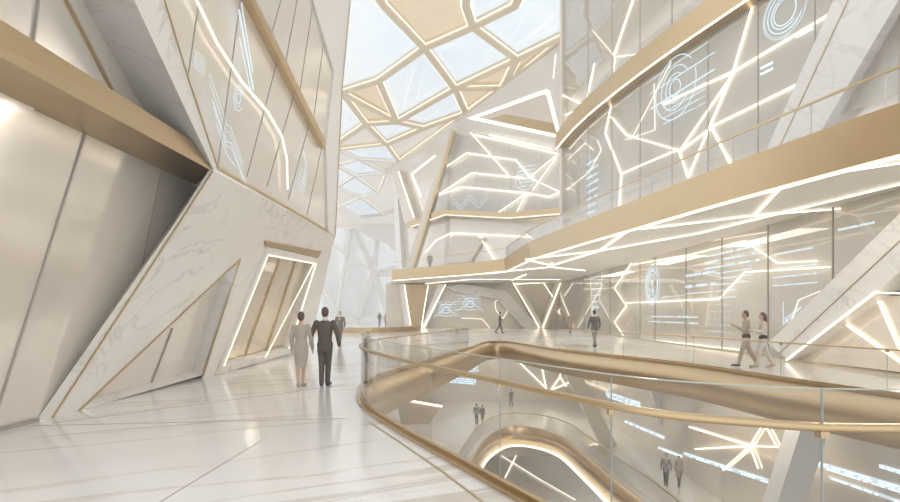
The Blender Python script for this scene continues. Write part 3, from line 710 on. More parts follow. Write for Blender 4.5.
for px, py, lab in ((446, 310, 'blue data cluster on the far wall beside the slanted pillar'), (470, 304, 'second blue data cluster under the bent marble arm')):
    fr = Frame(GP, px, py)
    circuits(fr, [('rings', (0, 0, (.4, .7), .09)), ('bars', (-1.4, .9, 6, 2.6, .1, .3)), ('lines', [([(-1.4, -.8), (1, .9)], .08), ([(-1, 1), (1.5, -.8)], .06)])], lab, 'holo')

# ================================================================== SKYLIGHT
polys = [
 ([(338, -60), (345, -60), (384, 0), (424.5, 43), (379, 76), (342, 88), (300, 100), (290, 20)], 'sky'),
 ([(345, -60), (470, -60), (466, 0), (473, 21.5), (424.5, 43), (384, 0)], 'cream'),
 ([(470, -60), (540, -60), (515, 0), (473, 21.5), (466, 0)], 'sky'),
 ([(540, -60), (600, -60), (566, 0), (566, 30), (516.5, 54.5), (473, 21.5), (515, 0)], 'sky'),
 ([(424.5, 43), (473, 21.5), (516.5, 54.5), (455, 84)], 'sky'),
 ([(424.5, 43), (455, 84), (397, 118), (379, 76)], 'sky'),
 ([(455, 84), (516.5, 54.5), (506, 77), (502, 83)], 'cream'),
 ([(455, 84), (502, 83), (466, 109)], 'cream'),
 ([(397, 118), (455, 84), (466, 109), (424, 124)], 'sky'),
 ([(342, 88), (379, 76), (397, 118)], 'cream'),
 ([(342, 88), (397, 118), (366, 120)], 'cream'),
 ([(366, 120), (397, 118), (424, 124), (386, 141)], 'sky'),
 ([(386, 141), (424, 124), (466, 109), (399, 159)], 'white'),
 ([(516.5, 54.5), (566, 30), (502, 83), (506, 77)], 'cream'),
 ([(342, 88), (366, 120), (336, 141), (300, 130), (300, 100)], 'sky'),
 ([(366, 120), (386, 141), (336, 147), (336, 141)], 'white'),
 ([(336, 147), (386, 141), (399, 160), (359, 157)], 'sky'),
 ([(300, 130), (336, 141), (336, 147), (359, 157), (336, 163), (300, 160)], 'white'),
 ([(359, 157), (399, 160), (387, 171)], 'white'),
 ([(336, 163), (359, 157), (387, 171), (355, 174)], 'sky'),
 ([(300, 160), (336, 163), (355, 174), (336, 186), (300, 185)], 'sky'),
 ([(355, 174), (387, 171), (379, 191)], 'white'),
 ([(336, 186), (355, 174), (379, 191), (361, 195)], 'sky'),
 ([(300, 185), (336, 186), (361, 195), (340, 205), (300, 207)], 'white'),
 ([(361, 195), (379, 191), (387, 171), (402, 168), (402, 205), (384, 213)], 'white'),
 ([(340, 205), (361, 195), (384, 213), (360, 216)], 'sky'),
 ([(300, 207), (340, 205), (360, 216), (384, 213), (402, 205), (402, 226), (300, 226)], 'white'),
]
num = 10
for pts, kind in polys:
    P = h(RP, *pts); yy = sum(p.y for p in P)/len(P); small = yy > 62
    where = {'sky': 'blue-white glass', 'cream': 'cream infill', 'white': 'milky white'}[kind]
    c = (sum(p[0] for p in pts)/len(pts), sum(p[1] for p in pts)/len(pts))
    r = empty('window_%d' % num, sum(P, V())/len(P), '%s skylight pane with %d edges in the lattice ceiling' % (where, len(pts)), 'skylight', 'skylight panes of the lattice ceiling', 'structure'); num += 1
    d = .2 if small else .29; n = RP.n
    I1 = inset(P, n, d); I0 = inset(P, n, .01)
    plate('pane', [p+n*.05 for p in P], n, .05, {'sky': 'sky_pane', 'cream': 'cream_sky', 'white': 'white_sky'}[kind], r)
    bm = bmesh.new(); k = len(P)
    for i in range(k):
        a, b, c2, d2 = I0[i], I0[(i+1) % k], I1[(i+1) % k], I1[i]
        lo = [bm.verts.new(p+n*(.4 if small else .55)) for p in (a, b, c2, d2)]; hi = [bm.verts.new(p+n*.06) for p in (a, b, c2, d2)]
        bm.faces.new(lo); bm.faces.new((lo[2], lo[3], hi[3], hi[2])); bm.faces.new((lo[0], lo[1], hi[1], hi[0]))
    link('window_frame', bm, 'white' if small else 'rib', r)
    J0 = inset(P, n, d-.02); J1 = inset(P, n, d+(.07 if small else .12)); bm = bmesh.new()
    for i in range(k):
        a, b, c2, d2 = J0[i], J0[(i+1) % k], J1[(i+1) % k], J1[i]
        dn = n*(.3 if small else .42)
        bm.faces.new([bm.verts.new(p+dn) for p in (a, b, c2, d2)])
    link('frame_light', bm, 'led_thin', r)

# ================================================================== FAR GLAZED END AND CITY
FP = Plane((0, 93, 0), (0, -1, 0))
wf = empty('window_%d' % num, (-15, 93, 0), 'tall far window wall with crossing white ribs', 'window', kind='structure'); num += 1
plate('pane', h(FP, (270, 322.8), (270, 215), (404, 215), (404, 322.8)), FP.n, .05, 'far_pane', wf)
for ri, (a, b, w) in enumerate((((353, 224), (375, 274), .9), ((375, 274), (391, 322), 1.0), ((379, 232), (374, 274), .7), ((374, 274), (356, 322), 1.0), ((374, 274), (400, 266), .6), ((330, 243), (374, 273), .5), ((374, 274), (402, 276), .5), ((300, 250), (345, 322), .5), ((353, 224), (336, 322), .4))):
    bm = bmesh.new(); add_bar(bm, FP.hit(*a)+FP.n*(.07*ri+.02), FP.hit(*b)+FP.n*(.07*ri+.02), FP.n, w, .7, .3); link('rib', bm, 'white', wf)
bm = bmesh.new(); s = Plane((0, 90, 0), (0, -1, 0)); add_plate(bm, h(s, (353, 224), (402, 222), (402, 262), (386, 243), (366, 236)), s.n, .6); tagp(link('ceiling_far', bm, 'white'), 'white folded soffit over the far window wall', 'ceiling', kind='structure')
bm = bmesh.new(); add_box(bm, (-300, 96, -.2), (200, 700, -.05)); tagp(link('ground', bm, 'plaza'), 'pale plaza outside the far window wall', 'ground', kind='structure')
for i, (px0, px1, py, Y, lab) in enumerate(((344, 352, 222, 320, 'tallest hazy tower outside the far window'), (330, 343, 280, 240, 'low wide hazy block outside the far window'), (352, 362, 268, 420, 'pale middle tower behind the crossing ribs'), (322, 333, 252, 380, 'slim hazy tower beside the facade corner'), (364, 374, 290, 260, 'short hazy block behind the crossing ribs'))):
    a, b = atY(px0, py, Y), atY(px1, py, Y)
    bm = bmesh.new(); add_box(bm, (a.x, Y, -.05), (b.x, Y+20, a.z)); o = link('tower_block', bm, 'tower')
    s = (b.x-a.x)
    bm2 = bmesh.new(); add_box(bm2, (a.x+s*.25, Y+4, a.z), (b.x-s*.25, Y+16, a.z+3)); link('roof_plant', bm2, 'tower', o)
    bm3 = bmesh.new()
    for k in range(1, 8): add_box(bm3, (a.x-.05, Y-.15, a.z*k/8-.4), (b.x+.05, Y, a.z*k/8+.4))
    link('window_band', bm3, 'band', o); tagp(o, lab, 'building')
rt = empty('glass_balustrade', (-10, 74, 0), 'long straight glass balustrade across the far end of the hall', 'balustrade')
for x in range(-18, 6, 4):
    bm = bmesh.new(); add_box(bm, (x, 74, .02), (x+3.96, 74.03, .95)); link('glass_panel', bm, 'rail_glass', rt)
bm = bmesh.new(); add_box(bm, (-18, 73.97, .95), (6, 74.06, 1.02)); link('handrail', bm, 'steel', rt)
kb = spline([(-11.5, 48), (-9, 46.5), (-5.5, 47.5), (-3.4, 51), (-4.2, 56)], 8)
sb = sweep('curved_bench', kb, rect(-.5, .5, 0, .42), 'gold'); tagp(sb, 'long curved gold bench on the floor before the far window', 'bench')

# ================================================================== LOWER LEVEL
LZ = -8.0
hole = spline([(1.0, 33), (1.8, 38), (3.0, 43), (5.0, 46.6), (7.2, 46), (8.7, 43), (9.2, 37), (9.5, 32), (9.9, 27.5), (9.5, 22), (6, 19), (2.5, 22), (1, 28)], 8, True)
hole = lift(hole, LZ)
lf = plate('floor_lower', [V((-20, -6, LZ)), V((14.5, -6, LZ)), V((14.5, 64, LZ)), V((-20, 64, LZ))], UPV, .6, 'floor_low', None, [hole]); tagp(lf, 'cream marble floor of the storey below', 'floor', kind='structure')
g = sweep('gold_fascia', hole, rect(-.03, .1, -1.5, .06), 'gold_pol', closed=True, smooth=True); tagp(g, 'gold band lining the arched opening in the lower floor', 'fascia')
l2 = sweep('light_strip', hole, rect(.1, .2, -1.64, -1.5), 'led', closed=True); tagp(l2, 'light line under the gold band of the lower arched opening', 'light strip')
rt = empty('glass_balustrade', hole[24], 'glass balustrade around the arched opening in the lower floor', 'balustrade')
hn = len(hole)
for i in range(0, hn, 8): sweep('glass_panel', (hole+hole)[i:i+9], rect(-.5, -.47, 0, 1.05), 'rail_glass', rt)
sweep('handrail', hole, rect(-.53, -.46, 1.05, 1.1), 'gold_line', rt, closed=True)
bm = bmesh.new(); add_box(bm, (-10, 5, -14.2), (20, 60, -14)); tagp(link('floor_basement', bm, 'floor_low'), 'pale floor two storeys down under the arched opening', 'floor', kind='structure')
bm = bmesh.new(); add_box(bm, (-10, 60, -14), (20, 60.3, LZ-.6)); add_box(bm, (-10.3, 5, -14), (-10, 60, LZ-.6)); add_box(bm, (20, 5, -14), (20.3, 60, LZ-.6)); add_box(bm, (-10, 4.7, -14), (20, 5, LZ-.6)); tagp(link('wall_basement', bm, 'cream'), 'pale walls two storeys down under the arched opening', 'wall', kind='structure')
BF = Plane((0, 20, -13.95), (0, 0, 1))
led(BF, [[(500, 455), (540, 480), (575, 500)], [(520, 448), (505, 478)]], 'faint crossing light lines two storeys down inside the arched opening', 2, 'led_thin')
bm = bmesh.new(); add_box(bm, (14, -6, LZ), (14.4, 62, -.95)); tagp(link('wall_lower_right', bm, 'satin'), 'glossy wall of the lower storey with blue screens', 'wall', kind='structure')
bm = bmesh.new(); add_box(bm, (-20, 60, LZ), (14, 60.4, -.95)); tagp(link('wall_lower_back', bm, 'satin'), 'back wall of the lower storey', 'wall', kind='structure')
bm = bmesh.new(); add_box(bm, (-20.4, -6, LZ), (-20, 60, -.95)); tagp(link('wall_lower_left', bm, 'cream'), 'side wall of the lower storey', 'wall', kind='structure')
LW = Plane((13.95, 20, 0), (-1, 0, 0)); LB = Plane((0, 59.9, 0), (0, -1, 0))
led(LW, [[(690, 427), (751, 446), (778, 447), (768, 428)], [(696, 449), (751, 446), (724, 470)], [(751, 446), (762, 428)], [(751, 446), (759, 468)]], 'star of light lines on the lower storey wall beside the white pillar', 2)
led(LB, [[(516, 359), (549, 391), (592, 373)], [(541, 363), (546, 387)], [(562, 366), (560, 377), (551, 390)], [(560, 377), (566, 386)]], 'fan of light lines on the lower back wall', 1.8)
def screen(surf, quad, rows, label, seed):
    rnd = random.Random(seed); a, b, d = [surf.hit(*p) for p in quad]; n = surf.norm(*quad[0])
    rt = empty('wall_screen', a, label, 'screen')
    bm = bmesh.new(); add_plate(bm, [a, b, b+(d-a), d], n, .02); link('screen_panel', bm, 'holo_dim', rt)
    bm = bmesh.new()
    for r in range(rows):
        t = 0; base = a+(d-a)*((r+.5)/rows)
        while t < 1:
            l = rnd.uniform(.01, .05)
            if rnd.random() < .75: add_bar(bm, base+(b-a)*t+n*.02, base+(b-a)*min(1, t+l)+n*.02, n, (d-a).length/rows*.5, .01)
            t += l+.008
    link('data_row', bm, 'screen', rt)
screen(LW, ((803, 457), (905, 487), (803, 463)), 3, 'broad blue dashed screen on the lower wall beyond the white pillar', 1)
screen(LW, ((829, 476), (905, 502), (829, 479)), 1, 'thin blue dashed line below the broad lower screen', 2)
screen(LW, ((684, 452), (768, 479), (684, 455.5)), 2, 'blue dashed screen on the lower wall before the white pillar', 3)
screen(LW, ((625, 420), (664, 436), (625, 423)), 1, 'blue line screen on the lower wall above the talking pair', 4)
screen(LW, ((606, 391), (640, 402), (606, 397)), 3, 'bright blue screen high on the lower wall under the gold band', 5)
screen(LW, ((658, 446), (682, 455), (658, 449)), 1, 'short blue line just beside the talking pair', 6)
screen(LW, ((880, 464), (906, 472), (880, 468)), 2, 'small blue dashed screen at the end of the lower wall', 7)
screen(LB, ((440, 365), (478, 365), (440, 372)), 3, 'pale blue screen on the lower back wall', 8)
screen(LB, ((450, 377), (476, 379), (450, 383)), 3, 'second blue screen low on the lower back wall', 9)
def strut(p0, p1, w, t, mat, label):
    bm = bmesh.new(); add_bar(bm, p0, p1, V((0, -1, 0)), w, t); tagp(link('pillar', bm, mat), label, 'pillar')
a = atY(776, 502, 20); d = (atY(797, 436, 20)-a); 
strut(a-d*1.2, a+d*((-.96-a.z)/d.z), .95, .8, 'white', 'white leaning pillar on the lower storey near the screens')
a = atY(668, 440, 37); b_ = atY(655, 392, 37); d = b_-a
strut(a+d*((LZ-a.z)/d.z), a+d*((-.96-a.z)/d.z), .8, .6, 'white', 'slim white pillar behind the talking pair below')
a = atY(585, 400, 40); b_ = atY(605, 440, 40); d = b_-a
strut(a+d*((LZ-a.z)/d.z), a+d*((-.96-a.z)/d.z), 1.0, .7, 'cream', 'cream slanting pillar by the lower arched opening')
# counter on the lower floor
cb = atZ(418, 424, LZ)
ct = empty('reception_desk', cb, 'tan angular desk with lit edge on the lower floor', 'desk')
bm = bmesh.new(); add_plate(bm, [cb+V(p) for p in ((-1.9, 0, 2.2), (2.0, 0, 1.5), (1.0, 0, 0), (-1.5, 0, 0))], V((0, -1, 0)), 1.4); link('desk_body', bm, 'tan', ct)
bm = bmesh.new(); add_bar(bm, cb+V((-1.95, -.02, 2.25)), cb+V((2.1, -.02, 1.55)), V((0, -1, 0)), .16, .12); link('edge_light', bm, 'led', ct)
bm = bmesh.new(); add_bar(bm, cb+V((-1.95, .7, 2.4)), cb+V((2.1, .7, 1.7)), V((0, 0, 1)), 1.5, .12); link('desk_top', bm, 'gold', ct)

# ================================================================== PEOPLE
def tube(bm, pts, rad, k=12):
    """tapered chain of capsule pieces: rings with rounded ends"""
    for (a, b), (ra, rb) in zip(zip(pts, pts[1:]), zip(rad, rad[1:])):
        a, b = V(a), V(b); d = b-a; L = d.length
        if L < 1e-6: continue
        q = V((0, 0, 1)).rotation_difference(d)
        prof = [(ra*math.sin(t*math.pi/8), -ra*math.cos(t*math.pi/8)) for t in range(0, 4)]+[(ra, 0), (rb, L)]+[(rb*math.cos(t*math.pi/8), L+rb*math.sin(t*math.pi/8)) for t in range(1, 5)]
        rings = []
        for r, z in prof:
            r = max(r, 1e-4); rings.append([bm.verts.new(a+q @ V((r*math.cos(2*math.pi*i/k), r*math.sin(2*math.pi*i/k), z))) for i in range(k)])
        for u, w in zip(rings, rings[1:]):
            for i in range(k): bm.faces.new((u[i], u[(i+1) % k], w[(i+1) % k], w[i]))
        bm.faces.new(rings[0][::-1]); bm.faces.new(rings[-1])
def loft(bm, rings, k=20):
    R = [[bm.verts.new(V(c)+V((rx*math.cos(2*math.pi*i/k), ry*math.sin(2*math.pi*i/k), 0))) for i in range(k)] for c, rx, ry in rings]
    for u, w in zip(R, R[1:]):
        for i in range(k): bm.faces.new((u[i], u[(i+1) % k], w[(i+1) % k], w[i]))
    bm.faces.new(R[0][::-1]); bm.faces.new(R[-1])
def ball(bm, c, r):
    m = Matrix.Translation(c) @ Matrix.Diagonal((*r, 1)); bmesh.ops.create_uvsphere(bm, u_segments=18, v_segments=12, radius=1, matrix=m)
def grow(name, bm, mat, parent, voxel):
    me = bpy.data.meshes.new('tmp'); bmesh.ops.recalc_face_normals(bm, faces=bm.faces); bm.to_mesh(me); bm.free()
    o = bpy.data.objects.new('tmp', me); C.objects.link(o)
    r = o.modifiers.new('r', 'REMESH'); r.mode = 'VOXEL'; r.voxel_size = voxel; r.use_smooth_shade = True
    s = o.modifiers.new('s', 'SMOOTH'); s.factor = .5; s.iterations = 3
    dg = bpy.context.evaluated_depsgraph_get(); nme = bpy.data.meshes.new_from_object(o.evaluated_get(dg))
    bpy.data.objects.remove(o); bpy.data.meshes.remove(me)
    nme.name = name; nme.materials.clear(); nme.materials.append(M[mat])
    for p in nme.polygons: p.use_smooth = True
    q = bpy.data.objects.new(name, nme); C.objects.link(q)
    if parent: q.parent = parent
    return q
for nme_, col, ro in (('skin', (.62, .42, .32), .5), ('skin_tan', (.52, .35, .26), .5), ('hair_dark', (.035, .025, .02), .5), ('hair_brown', (.10, .06, .04), .5),
                      ('suit_dark', (.105, .082, .072), .75), ('suit_brown', (.20, .16, .13), .8), ('suit_beige', (.47, .41, .35), .8), ('cloth_cream', (.60, .54, .47), .8),
                      ('cloth_tan', (.42, .34, .27), .8), ('shoe_dark', (.03, .025, .022), .35), ('shoe_beige', (.45, .38, .31), .4), ('shirt_white', (.75, .73, .70), .7), ('belt_dark', (.05, .04, .035), .5), ('cloth_grey', (.26, .24, .23), .8)):
    M[nme_] = plain(nme_, col, ro, s=20, var=.08)
def person(px, feet, label, face=0, ht=1.75, z=0, legs=((8, 4), (-10, 12)), arms=((6, 12, 12), (-8, 10, 12)), female=False, outfit='suit', top='suit_dark', bottom='suit_dark', hair='hair_dark', long_hair=False, shoes='shoe_dark', skin='skin', group=None, Y=None):
    loc = atZ(px, feet, z) if Y is None else V(((px-CX)/F*Y, Y, z))
    dist = loc.y; vox = .0085 if dist < 15 else (.012 if dist < 34 else .018)
    S = ht/1.75; wsh = .165 if female else .195; hipw = .078 if female else .085
    Sx = lambda p: (p[0]*S, p[1]*S, p[2]*S)
    # legs first, to find how far the hips drop
    L = []
    for sgn, (a, kf) in zip((-1, 1), legs):
        a_, k_ = math.radians(a), math.radians(kf); hip = V((sgn*hipw, 0, 0))
        kn = hip+V((-sgn*.018, math.sin(a_)*.44, -math.cos(a_)*.44)); an = kn+V((-sgn*.022, math.sin(a_-k_)*.42, -math.cos(a_-k_)*.42)); L.append((sgn, hip, kn, an, a_-k_))
    drop = -min(l[3].z - (.045 if l[4] < -.3 else 0) for l in L)+.085
    up = V((0, 0, drop)); leg = []
    for sgn, hip, kn, an, sw in L:
        hip, kn, an = hip+up, kn+up, an+up
        pit = min(0, sw+.12)                       # trailing foot tips onto its toe
        fdir = V((sgn*.12, math.cos(pit), math.sin(pit))).normalized() if an.z > .1 else V((sgn*.12, 1, 0)).normalized()
        heel = an+V((0, -.035, -.045)); toe = heel+fdir*.22
        toe.z = max(toe.z, .022); heel.z = max(heel.z, .03); leg.append((hip, kn, an, heel, toe))
    pel = up; b = lambda x, y, zz: V((x, y, zz))+pel
    sh = .52                                        # shoulder above hips
    arm = []
    for sgn, (a, out, bend) in zip((-1, 1), arms):
        a_, o_, be = map(math.radians, (a, out, bend))
        s0 = b(sgn*wsh, -.005, sh-.03)
        d1 = V((sgn*math.sin(o_), math.sin(a_)*math.cos(o_), -math.cos(a_)*math.cos(o_)))
        el = s0+d1*.29
        d2 = V((sgn*math.sin(o_)*(.25 if be < 1 else -.6), math.sin(a_+be), -math.cos(a_+be))).normalized()
        wr = el+d2*.25; arm.append((sgn, s0, el, wr, d2))
    neck, head = b(0, .01, sh+.03), b(0, .03, sh+.20)
    # ---- body: one continuous surface
    bm = bmesh.new()
    tube(bm, [Sx(neck-V((0, 0, .05))), Sx(neck), Sx(head)], [.062*S, .052*S, .05*S])
    ball(bm, Sx(head), (.074*S, .092*S, .112*S)); ball(bm, Sx(head+V((0, .03, -.06))), (.055*S, .062*S, .062*S))
    tube(bm, [Sx(head+V((0, .085, .015))), Sx(head+V((0, .108, -.025)))], [.010*S, .016*S])            # nose
    for sg in (-1, 1):
        ball(bm, Sx(head+V((sg*.074, -.005, -.01))), (.012*S, .02*S, .032*S))                          # ears
        ball(bm, Sx(head+V((sg*.03, .082, .012))), (.013*S, .010*S, .009*S))                           # eyes
    ball(bm, Sx(head+V((0, .088, -.062))), (.024*S, .012*S, .010*S))                                   # mouth
    ball(bm, Sx(b(0, 0, .36)), (.145*S, .095*S, .19*S)); ball(bm, Sx(b(0, 0, .02)), (.135*S, .095*S, .12*S)); ball(bm, Sx(b(0, 0, .18)), (.125*S, .088*S, .16*S))
    for sg, s0, el, wr, d2 in arm:
        tube(bm, [Sx(b(sg*.06, 0, sh-.05)), Sx(s0), Sx(el), Sx(wr)], [.05*S, .04*S, .034*S, .026*S])
        pc = wr+d2*.055
        side = d2.cross(V((0, 0, 1)) if abs(d2.z) < .9 else V((1, 0, 0))).normalized(); fw = V((0, 1, 0)); fw = (fw-d2*fw.dot(d2)).normalized()
        for q, (f_, ln) in enumerate(((.026, .068), (.009, .078), (-.009, .072), (-.026, .056))):
            k0 = wr+d2*.03+fw*f_*.6; k1 = wr+d2*.088+fw*f_*1.05; cu = V((-sg, 0, 0))*.012
            tube(bm, [Sx(k0), Sx(k1), Sx(k1+d2*ln*.5+cu*.5), Sx(k1+d2*ln*.95+cu*2)], [.017*S, .0125*S, .0105*S, .009*S], 8)
        tube(bm, [Sx(wr+d2*.02), Sx(wr+d2*.05+fw*.038), Sx(wr+d2*.09+fw*.048+V((-sg*.012, 0, 0)))], [.017*S, .013*S, .010*S], 8)
    for hip, kn, an, heel, toe in leg:
        tube(bm, [Sx(hip), Sx(kn), Sx(kn+(an-kn)*.3+V((0, -.012, 0))), Sx(an)], [.068*S, .05*S, .05*S, .034*S])
        tube(bm, [Sx(heel), Sx(toe)], [.03*S, .026*S])
    body = grow('person', bm, skin, None, vox)
    tagp(body, label, 'person', group)
    # ---- clothing and hair
    bm = bmesh.new()                                # hair
    ball(bm, Sx(head+V((0, -.02, .025))), (.084*S, .094*S, .104*S)); ball(bm, Sx(head+V((0, -.045, -.015))), (.078*S, .066*S, .09*S))
    if long_hair: tube(bm, [Sx(head+V((0, -.05, 0))), Sx(head+V((0, -.09, -.14))), Sx(head+V((0, -.10, -.30)))], [.085*S, .07*S, .03*S])
    elif female: ball(bm, Sx(head+V((0, -.07, -.02))), (.07*S, .05*S, .07*S))
    grow('hair', bm, hair, body, vox)
    bm = bmesh.new()                                # jacket or top
    hem = -.17 if outfit in ('suit', 'skirtsuit') else (-.03 if outfit == 'shirt' else -.45)
    prof = [(hem, .172, .125), (0, .168, .122), (.15, .128, .10), (.30, .148, .112), (.41, .158, .105), (.485, .135, .08), (.535, .075, .062)] if female else \
           [(hem, .176, .128), (0, .172, .124), (.15, .155, .112), (.30, .172, .122), (.41, .186, .116), (.485, .165, .086), (.54, .08, .066)]
    loft(bm, [(Sx(b(0, -.004, z)), rx*S, ry*S) for z, rx, ry in prof])
    for sg, s0, el, wr, d2 in arm: tube(bm, [Sx(b(sg*.09, 0, sh-.10)), Sx(s0+V((-sg*.004, 0, 0))), Sx(el), Sx(wr)], [.075*S, .064*S, .054*S, .042*S])
    jk = grow({'suit': 'jacket', 'skirtsuit': 'jacket', 'shirt': 'shirt', 'coat': 'coat'}[outfit], bm, top, body, vox)
    if outfit == 'suit':
        bm = bmesh.new(); tube(bm, [Sx(neck+V((0, -.004, -.005))), Sx(neck+V((0, .0, .03)))], [.066*S, .060*S]); grow('collar', bm, 'shirt_white', body, vox)
        bm = bmesh.new(); ball(bm, Sx(b(0, .088, .38)), (.04*S, .032*S, .12*S)); grow('shirt_front', bm, 'shirt_white', body, vox)
    if outfit == 'shirt':
        bm = bmesh.new(); tube(bm, [Sx(b(-.06, 0, .03)), Sx(b(.06, 0, .03))], [.118*S, .118*S]); ball(bm, Sx(b(0, 0, .03)), (.17*S, .13*S, .03*S)); grow('belt', bm, 'belt_dark', body, vox)
    bm = bmesh.new()
    if outfit == 'skirtsuit':
        k_ = (leg[0][1]+leg[1][1])/2
        kz = k_.z-pel.z; loft(bm, [(Sx(b(0, k_.y*t, z)), rx*S, ry*S) for t, z, rx, ry in ((1, kz-.04, .125, .10), (.75, kz*.72, .155, .115), (.3, kz*.35, .172, .125), (0, -.02, .162, .118), (0, .1, .135, .1))])
        grow('skirt', bm, bottom, body, vox)
    else:
        ball(bm, Sx(b(0, 0, .0)), (.16*S, .115*S, .12*S))
        for hip, kn, an, heel, toe in leg: tube(bm, [Sx(hip), Sx(kn), Sx(an+V((0, -.01, .0)))], [.098*S, .07*S, .056*S])
        grow('trousers', bm, bottom, body, vox)
    for hip, kn, an, heel, toe in leg:
        bm = bmesh.new(); tube(bm, [Sx(heel), Sx(heel+(toe-heel)*.6), Sx(toe)], [.042*S, .043*S, .034*S]); ball(bm, Sx(an+V((0, -.005, -.02))), (.044*S, .05*S, .04*S)); grow('shoe', bm, shoes, body, vox)
    body.location = loc; body.rotation_euler[2] = math.radians(face)
    return body
# face: 0 walks away from the camera, 180 towards it, 90 to the left, -90 to the right of the photograph
person(301, 386.5, 'woman in beige skirt suit walking away beside the dark suited man', 0, 1.66, female=True, outfit='skirtsuit', top='suit_beige', bottom='suit_beige', hair='hair_brown', shoes='shoe_beige', legs=((-4, 5), (4, 2)), arms=((-4, 10, 14), (6, 14, 10)))
person(325, 386, 'man in dark brown suit walking away beside the woman in beige', 0, 1.76, legs=((-4, 9), (5, 2)), arms=((-10, 20, 30), (-6, 19, 26)), hair='hair_brown')
person(340, 343.8, 'man in brown suit walking toward the camera past the facade corner', 180, 1.72, top='suit_brown', bottom='suit_brown', legs=((12, 4), (-10, 14)), arms=((10, 14, 20), (-12, 14, 15)))
person(379.5, 325.5, 'taller of the two grey figures at the far balustrade', 20, 1.75, top='cloth_grey', bottom='cloth_grey', legs=((3, 2), (-3, 3)))
person(385.5, 325.5, 'shorter figure in tan at the far balustrade', -30, 1.5, female=True, outfit='coat', top='cloth_tan', bottom='suit_brown', legs=((3, 2), (-3, 3)))
person(500, 333.2, 'man in black suit striding sideways before the far wall', -80, 1.75, legs=((16, 4), (-16, 20)), arms=((14, 8, 70), (-14, 8, 30)))
person(570.5, 334.2, 'woman in tan coat standing by the far inner corner', 170, 1.7, female=True, outfit='coat', top='cloth_tan', bottom='suit_brown', legs=((4, 2), (-4, 3)))
person(594.5, 347.3, 'man in black jacket walking alone on the right walkway', 10, 1.76, legs=((-12, 8), (12, 4)), bottom='suit_brown', arms=((8, 12, 20), (-8, 12, 20)))
person(746, 367, 'woman in tan shirt and trousers with dark belt on the walkway', 75, 1.72, female=True, outfit='shirt', top='cloth_tan', bottom='cloth_tan', hair='hair_brown', legs=((17, 3), (-15, 12)), arms=((25, 8, 95), (-12, 8, 20)), skin='skin_tan')
person(763, 367.5, 'woman in cream clothes with long dark hair on the walkway', 75, 1.66, female=True, outfit='shirt', top='cloth_cream', bottom='cloth_cream', hair='hair_brown', long_hair=True, legs=((15, 4), (-14, 12)), arms=((18, 8, 80), (-14, 8, 20)), shoes='shoe_beige')
person(476.5, 424, 'dark clothed figure of the couple on the lower floor', 10, 1.75, z=LZ, top='cloth_grey', bottom='suit_dark', legs=((6, 3), (-6, 6)))
person(482.5, 423.5, 'lighter clothed figure of the couple on the lower floor', -20, 1.62, z=LZ, female=True, outfit='coat', top='suit_brown', bottom='cloth_grey', legs=((6, 3), (-6, 6)))
person(511, 406, 'lone small figure far across the lower floor', 30, 1.7, z=LZ, top='suit_brown', bottom='suit_brown')
person(666, 486, 'dark clothed figure of the pair under the near handrail below', 160, 1.76, z=LZ, top='cloth_grey', bottom='suit_dark', legs=((8, 4), (-8, 10)))
person(679, 486.5, 'tan clothed figure of the pair under the near handrail below', 150, 1.66, z=LZ, female=True, outfit='coat', top='cloth_tan', bottom='suit_brown', legs=((8, 4), (-8, 10)))
person(430, 0, 'small grey figure leaning at the far balcony rail', 180, 1.7, z=SZ+.85, top='cloth_grey', bottom='cloth_grey', Y=54.3)

# ================================================================== AIR
m, nt, out = nm('thin_bright_haze'); vs_ = nt.nodes.new('ShaderNodeVolumeScatter'); vs_.inputs['Color'].default_value = (1, .985, .96, 1); vs_.inputs['Density'].default_value = .004
nt.links.new(vs_.outputs[0], out.inputs['Volume']); M['haze'] = m
bm = bmesh.new(); add_box(bm, (-16, -5.5, -7.9), (16, 92.5, 40)); tagp(link('haze', bm, 'haze'), 'thin bright haze filling the hall', 'haze', kind='stuff')
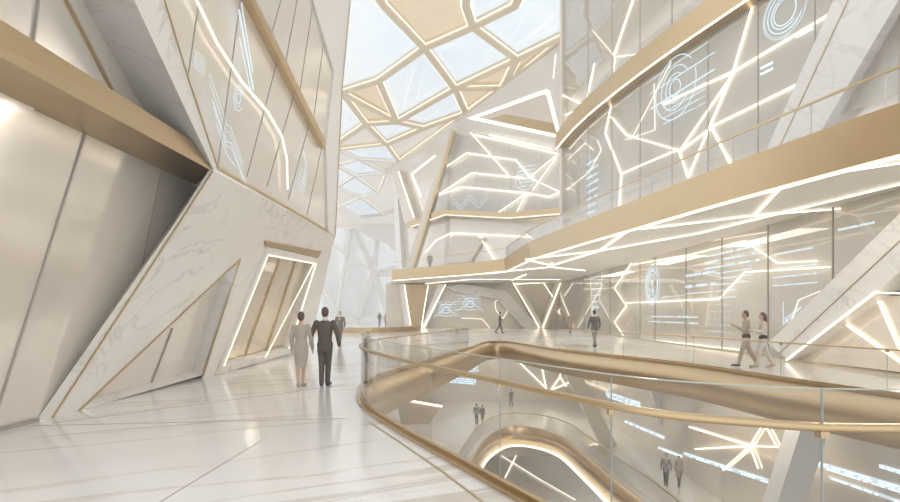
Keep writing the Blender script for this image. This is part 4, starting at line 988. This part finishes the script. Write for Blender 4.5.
# ================================================================== LIGHT
w = bpy.data.worlds.new('sky'); sc.world = w; w.use_nodes = True; nt = w.node_tree
for n in list(nt.nodes): nt.nodes.remove(n)
out = nt.nodes.new('ShaderNodeOutputWorld'); bg = nt.nodes.new('ShaderNodeBackground')
tc = nt.nodes.new('ShaderNodeTexCoord')
cl = noise(nt, tc.outputs['Generated'], 2.2, 6, .55, .3)
nt.links.new(ramp(nt, cl, [(.40, (.86, .91, .97)), (.60, (1.0, .975, .94))]), bg.inputs[0]); bg.inputs[1].default_value = 1.25
nt.links.new(bg.outputs[0], out.inputs[0])
def area(name, loc, sx, sy, power, rot=(0, 0, 0), col=(1, .94, .85)):
    l = bpy.data.lights.new(name, 'AREA'); l.shape = 'RECTANGLE'; l.size = sx; l.size_y = sy; l.energy = power; l.color = col
    o = bpy.data.objects.new(name, l); C.objects.link(o); o.location = loc; o.rotation_euler = rot; return o
for x, y in ((-8, 12), (-8, 34), (-8, 52), (4, 40), (11, 45), (11.5, 24), (4, 54)):
    area('added_fill', (x, y, -1.1), 4, 10, 270)  # unseen lamps added under the slab to brighten the lower storey
for y in (14, 24, 34, 46):
    area('added_fill', (10, y, SZ-.1), 1.2, 6, 60 if y < 20 else 150)  # fill added below the balcony to brighten the walkway, its wall and soffit
area('added_fill', (3, 56, SZ-.1), 10, 3, 120)  # added fill under the rear balcony, no fitting there
area('added_fill', (-5, 33, -9), 4, 12, 500); area('added_fill', (15, 33, -9), 4, 12, 500)  # unseen lamps added to light the basement below the arched opening
for y in (10, 20): area('added_wall_fill', (8.2 if y < 15 else 6.9, y, SZ-.25), 6, .35, 150 if y < 15 else 260, (0, math.radians(75), 0)).rotation_euler = (0, math.radians(78), 0)  # long lamps added under the balcony to lift the dim left facade

for px, py, e in ((245, 290, 42),):
    p = PL.off(-1.2).hit(px, py); area('added_fill', p, .8, .8, e*2.6, (0, math.radians(20), 0))  # fill added inside the vestibule to brighten the portal
sc.view_settings.view_transform = 'Standard'; sc.view_settings.look = 'None'; sc.view_settings.gamma = 1; sc.view_settings.use_curve_mapping = False
sc.view_settings.exposure = 0.14
cy = sc.cycles
cy.use_denoising = True; cy.denoiser = 'OPENIMAGEDENOISE'
cy.max_bounces = 7; cy.diffuse_bounces = 4; cy.glossy_bounces = 3; cy.transmission_bounces = 2; cy.transparent_max_bounces = 16
cy.sample_clamp_indirect = 6; cy.caustics_reflective = False; cy.caustics_refractive = False
